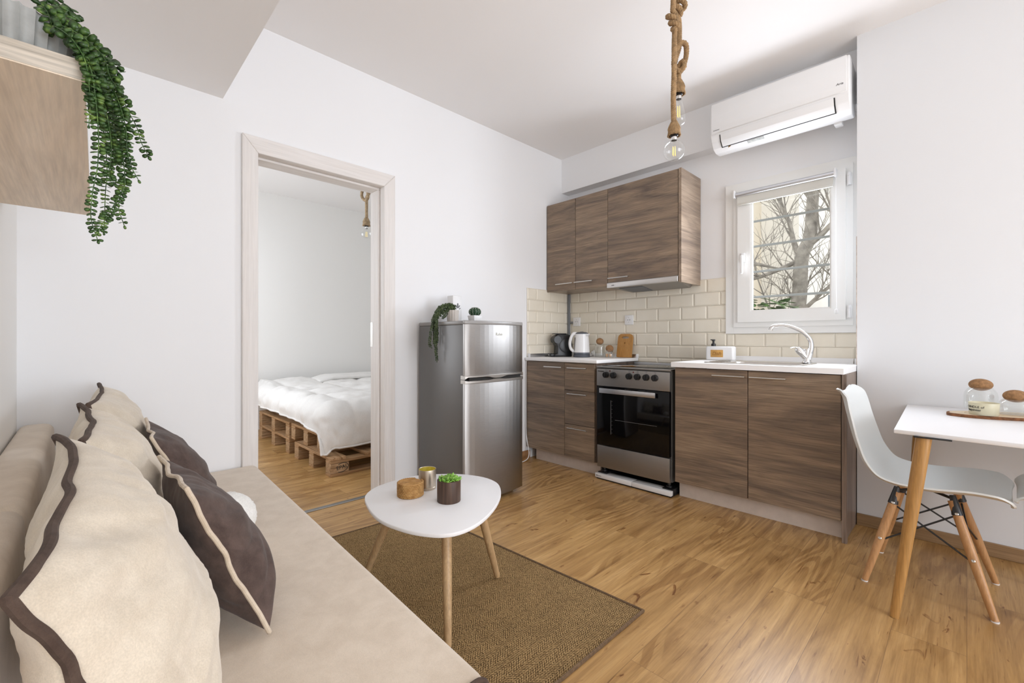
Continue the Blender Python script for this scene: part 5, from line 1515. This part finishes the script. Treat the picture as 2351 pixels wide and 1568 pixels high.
def drape(a, c):
    """a = cloth coordinate from the left edge of the bed (negative hangs), c = from the near edge"""
    da = max(0, -a); dc = max(0, -c)
    d = math.hypot(da, dc)
    x = EX + max(a, 0); y = EY + max(c, 0); z = ZTOP
    if d > 0:
        ux, uy = -da / d, -dc / d
        arc = RAD * PI / 2
        if d < arc:
            th = d / RAD; o = RAD * math.sin(th); dz = RAD * (1 - math.cos(th))
        else: o = RAD + .06 * (d - arc); dz = RAD + (d - arc)
        cn = (da * dc) / (d * d) * 2 if d else 0
        x += ux * o; y += uy * o; z -= dz * (1 - .10 * cn)
        p = V((a * 3, c * 3, 0))
        fold = .030 * min(1, d / .2)
        x += ux * fold * noise.noise(V((c * 5, 1, a))); y += uy * fold * noise.noise(V((a * 5, 4, c)))
    puff = .038 * (abs(math.sin(PI * (a + .30) / .42)) ** .55) * (abs(math.sin(PI * (c + .42) / .46)) ** .55)
    wr_ = .014 * noise.noise(V((a * 6, c * 6, 2))) + .009 * noise.noise(V((a * 14, c * 14, 5)))
    f = max(0, 1 - d / .14)
    x += -(puff + wr_) * (0 if d == 0 else da / d) * (1 - f); y += -(puff + wr_) * (0 if d == 0 else dc / d) * (1 - f)
    z += (puff + wr_) * (f if d > 0 else 1)
    z += .035 * math.exp(-((c - 1.9) / .25) ** 2) if d == 0 else 0
    return (x, y, max(z, .158))
b = MB()
b.grid(lambda u, v: drape(-(.245 + .12 * (1 - v) ** 6) + (1.80 + .12 * (1 - v) ** 6) * u, -.42 + 2.42 * v), 110, 130)
bmesh.ops.recalc_face_normals(b.bm, faces=b.bm.faces[:])
bmesh.ops.solidify(b.bm, geom=b.bm.faces[:], thickness=.018)
t = thing('duvet', (2.2, 4.5, .46), 'white quilted duvet spread over the pallet bed with a corner hanging down', 'duvet')
part('cover', b, M['duvet'], t, ang=180)
hem = [drape(-(.245 + .12 * (1 - k / 120) ** 6), -.42 + 2.42 * k / 120) for k in range(120, -1, -1)] + [drape(-.365 + 1.92 * k / 100, -.42) for k in range(1, 101)]
b = MB(); b.tube(hem, .0085, 6); part('hem', b, M['duvet'], t)
b = MB(); 
def fold_pt(u, v):
    x = 1.95 + .95 * u; y = 5.18 + .42 * v
    return (x, y, .60 + .035 * math.sin(PI * v) ** .5 * min(1, u * 8) ** .5 + .008 * noise.noise(V((x * 6, y * 6, 1))) - .03 * (1 - min(1, u * 6)))
b.grid(fold_pt, 40, 20); bmesh.ops.recalc_face_normals(b.bm, faces=b.bm.faces[:]); bmesh.ops.solidify(b.bm, geom=b.bm.faces[:], thickness=.025)
part('turned_fold', b, M['duvet'], t, ang=180)
# ------------------------------------------------------------------ light
def area(name, loc, rot, sx, sy, power, col=(1, 1, 1)):
    l = bpy.data.lights.new(name, 'AREA'); l.shape = 'RECTANGLE'; l.size = sx; l.size_y = sy; l.energy = power; l.color = col
    o = bpy.data.objects.new(name, l); COL.objects.link(o); o.location = loc; o.rotation_euler = rot
    o['kind'] = 'helper'
    return o
LC = (.90, .965, 1.07)
area('balcony_daylight', (1.25, YB - .22, 1.235), (R(90), 0, 0), 2.3, 2.15, 104, LC)
area('bedroom_daylight', (-.17, 4.4, 1.55), (R(90), 0, R(-90)), 1.5, 1.25, 26, LC)
area('kitchen_daylight', (XK - .056, .829, 1.625), (R(90), 0, R(90)), .46, .74, 19, LC)
w = bpy.data.worlds.new('sky'); sc.world = w; w.use_nodes = True
nt = w.node_tree; nt.nodes.clear()
bg = nt.nodes.new('ShaderNodeBackground'); bg.inputs[0].default_value = (1.0, .99, .97, 1); bg.inputs[1].default_value = 1.8
ow = nt.nodes.new('ShaderNodeOutputWorld'); nt.links.new(bg.outputs[0], ow.inputs[0])
# ------------------------------------------------------------------ camera
cam = bpy.data.cameras.new('camera'); co = bpy.data.objects.new('camera', cam); COL.objects.link(co)
cam.sensor_fit = 'HORIZONTAL'; cam.sensor_width = 36; cam.lens = 36 * 1014.57 / 2351
cam.shift_y = -4 / 2351
cam.clip_start = .02
co.location = (0, 0, 1.05); co.rotation_euler = (R(90), 0, R(-44.167))
sc.camera = co
sc.view_settings.view_transform = 'Standard'; sc.view_settings.look = 'None'; sc.view_settings.gamma = 1; sc.view_settings.use_curve_mapping = False
sc.view_settings.exposure = .03
sc.cycles.max_bounces = 12; sc.cycles.diffuse_bounces = 8; sc.cycles.glossy_bounces = 4; sc.cycles.transparent_max_bounces = 16
sc.cycles.sample_clamp_indirect = 6
sc.cycles.use_denoising = True
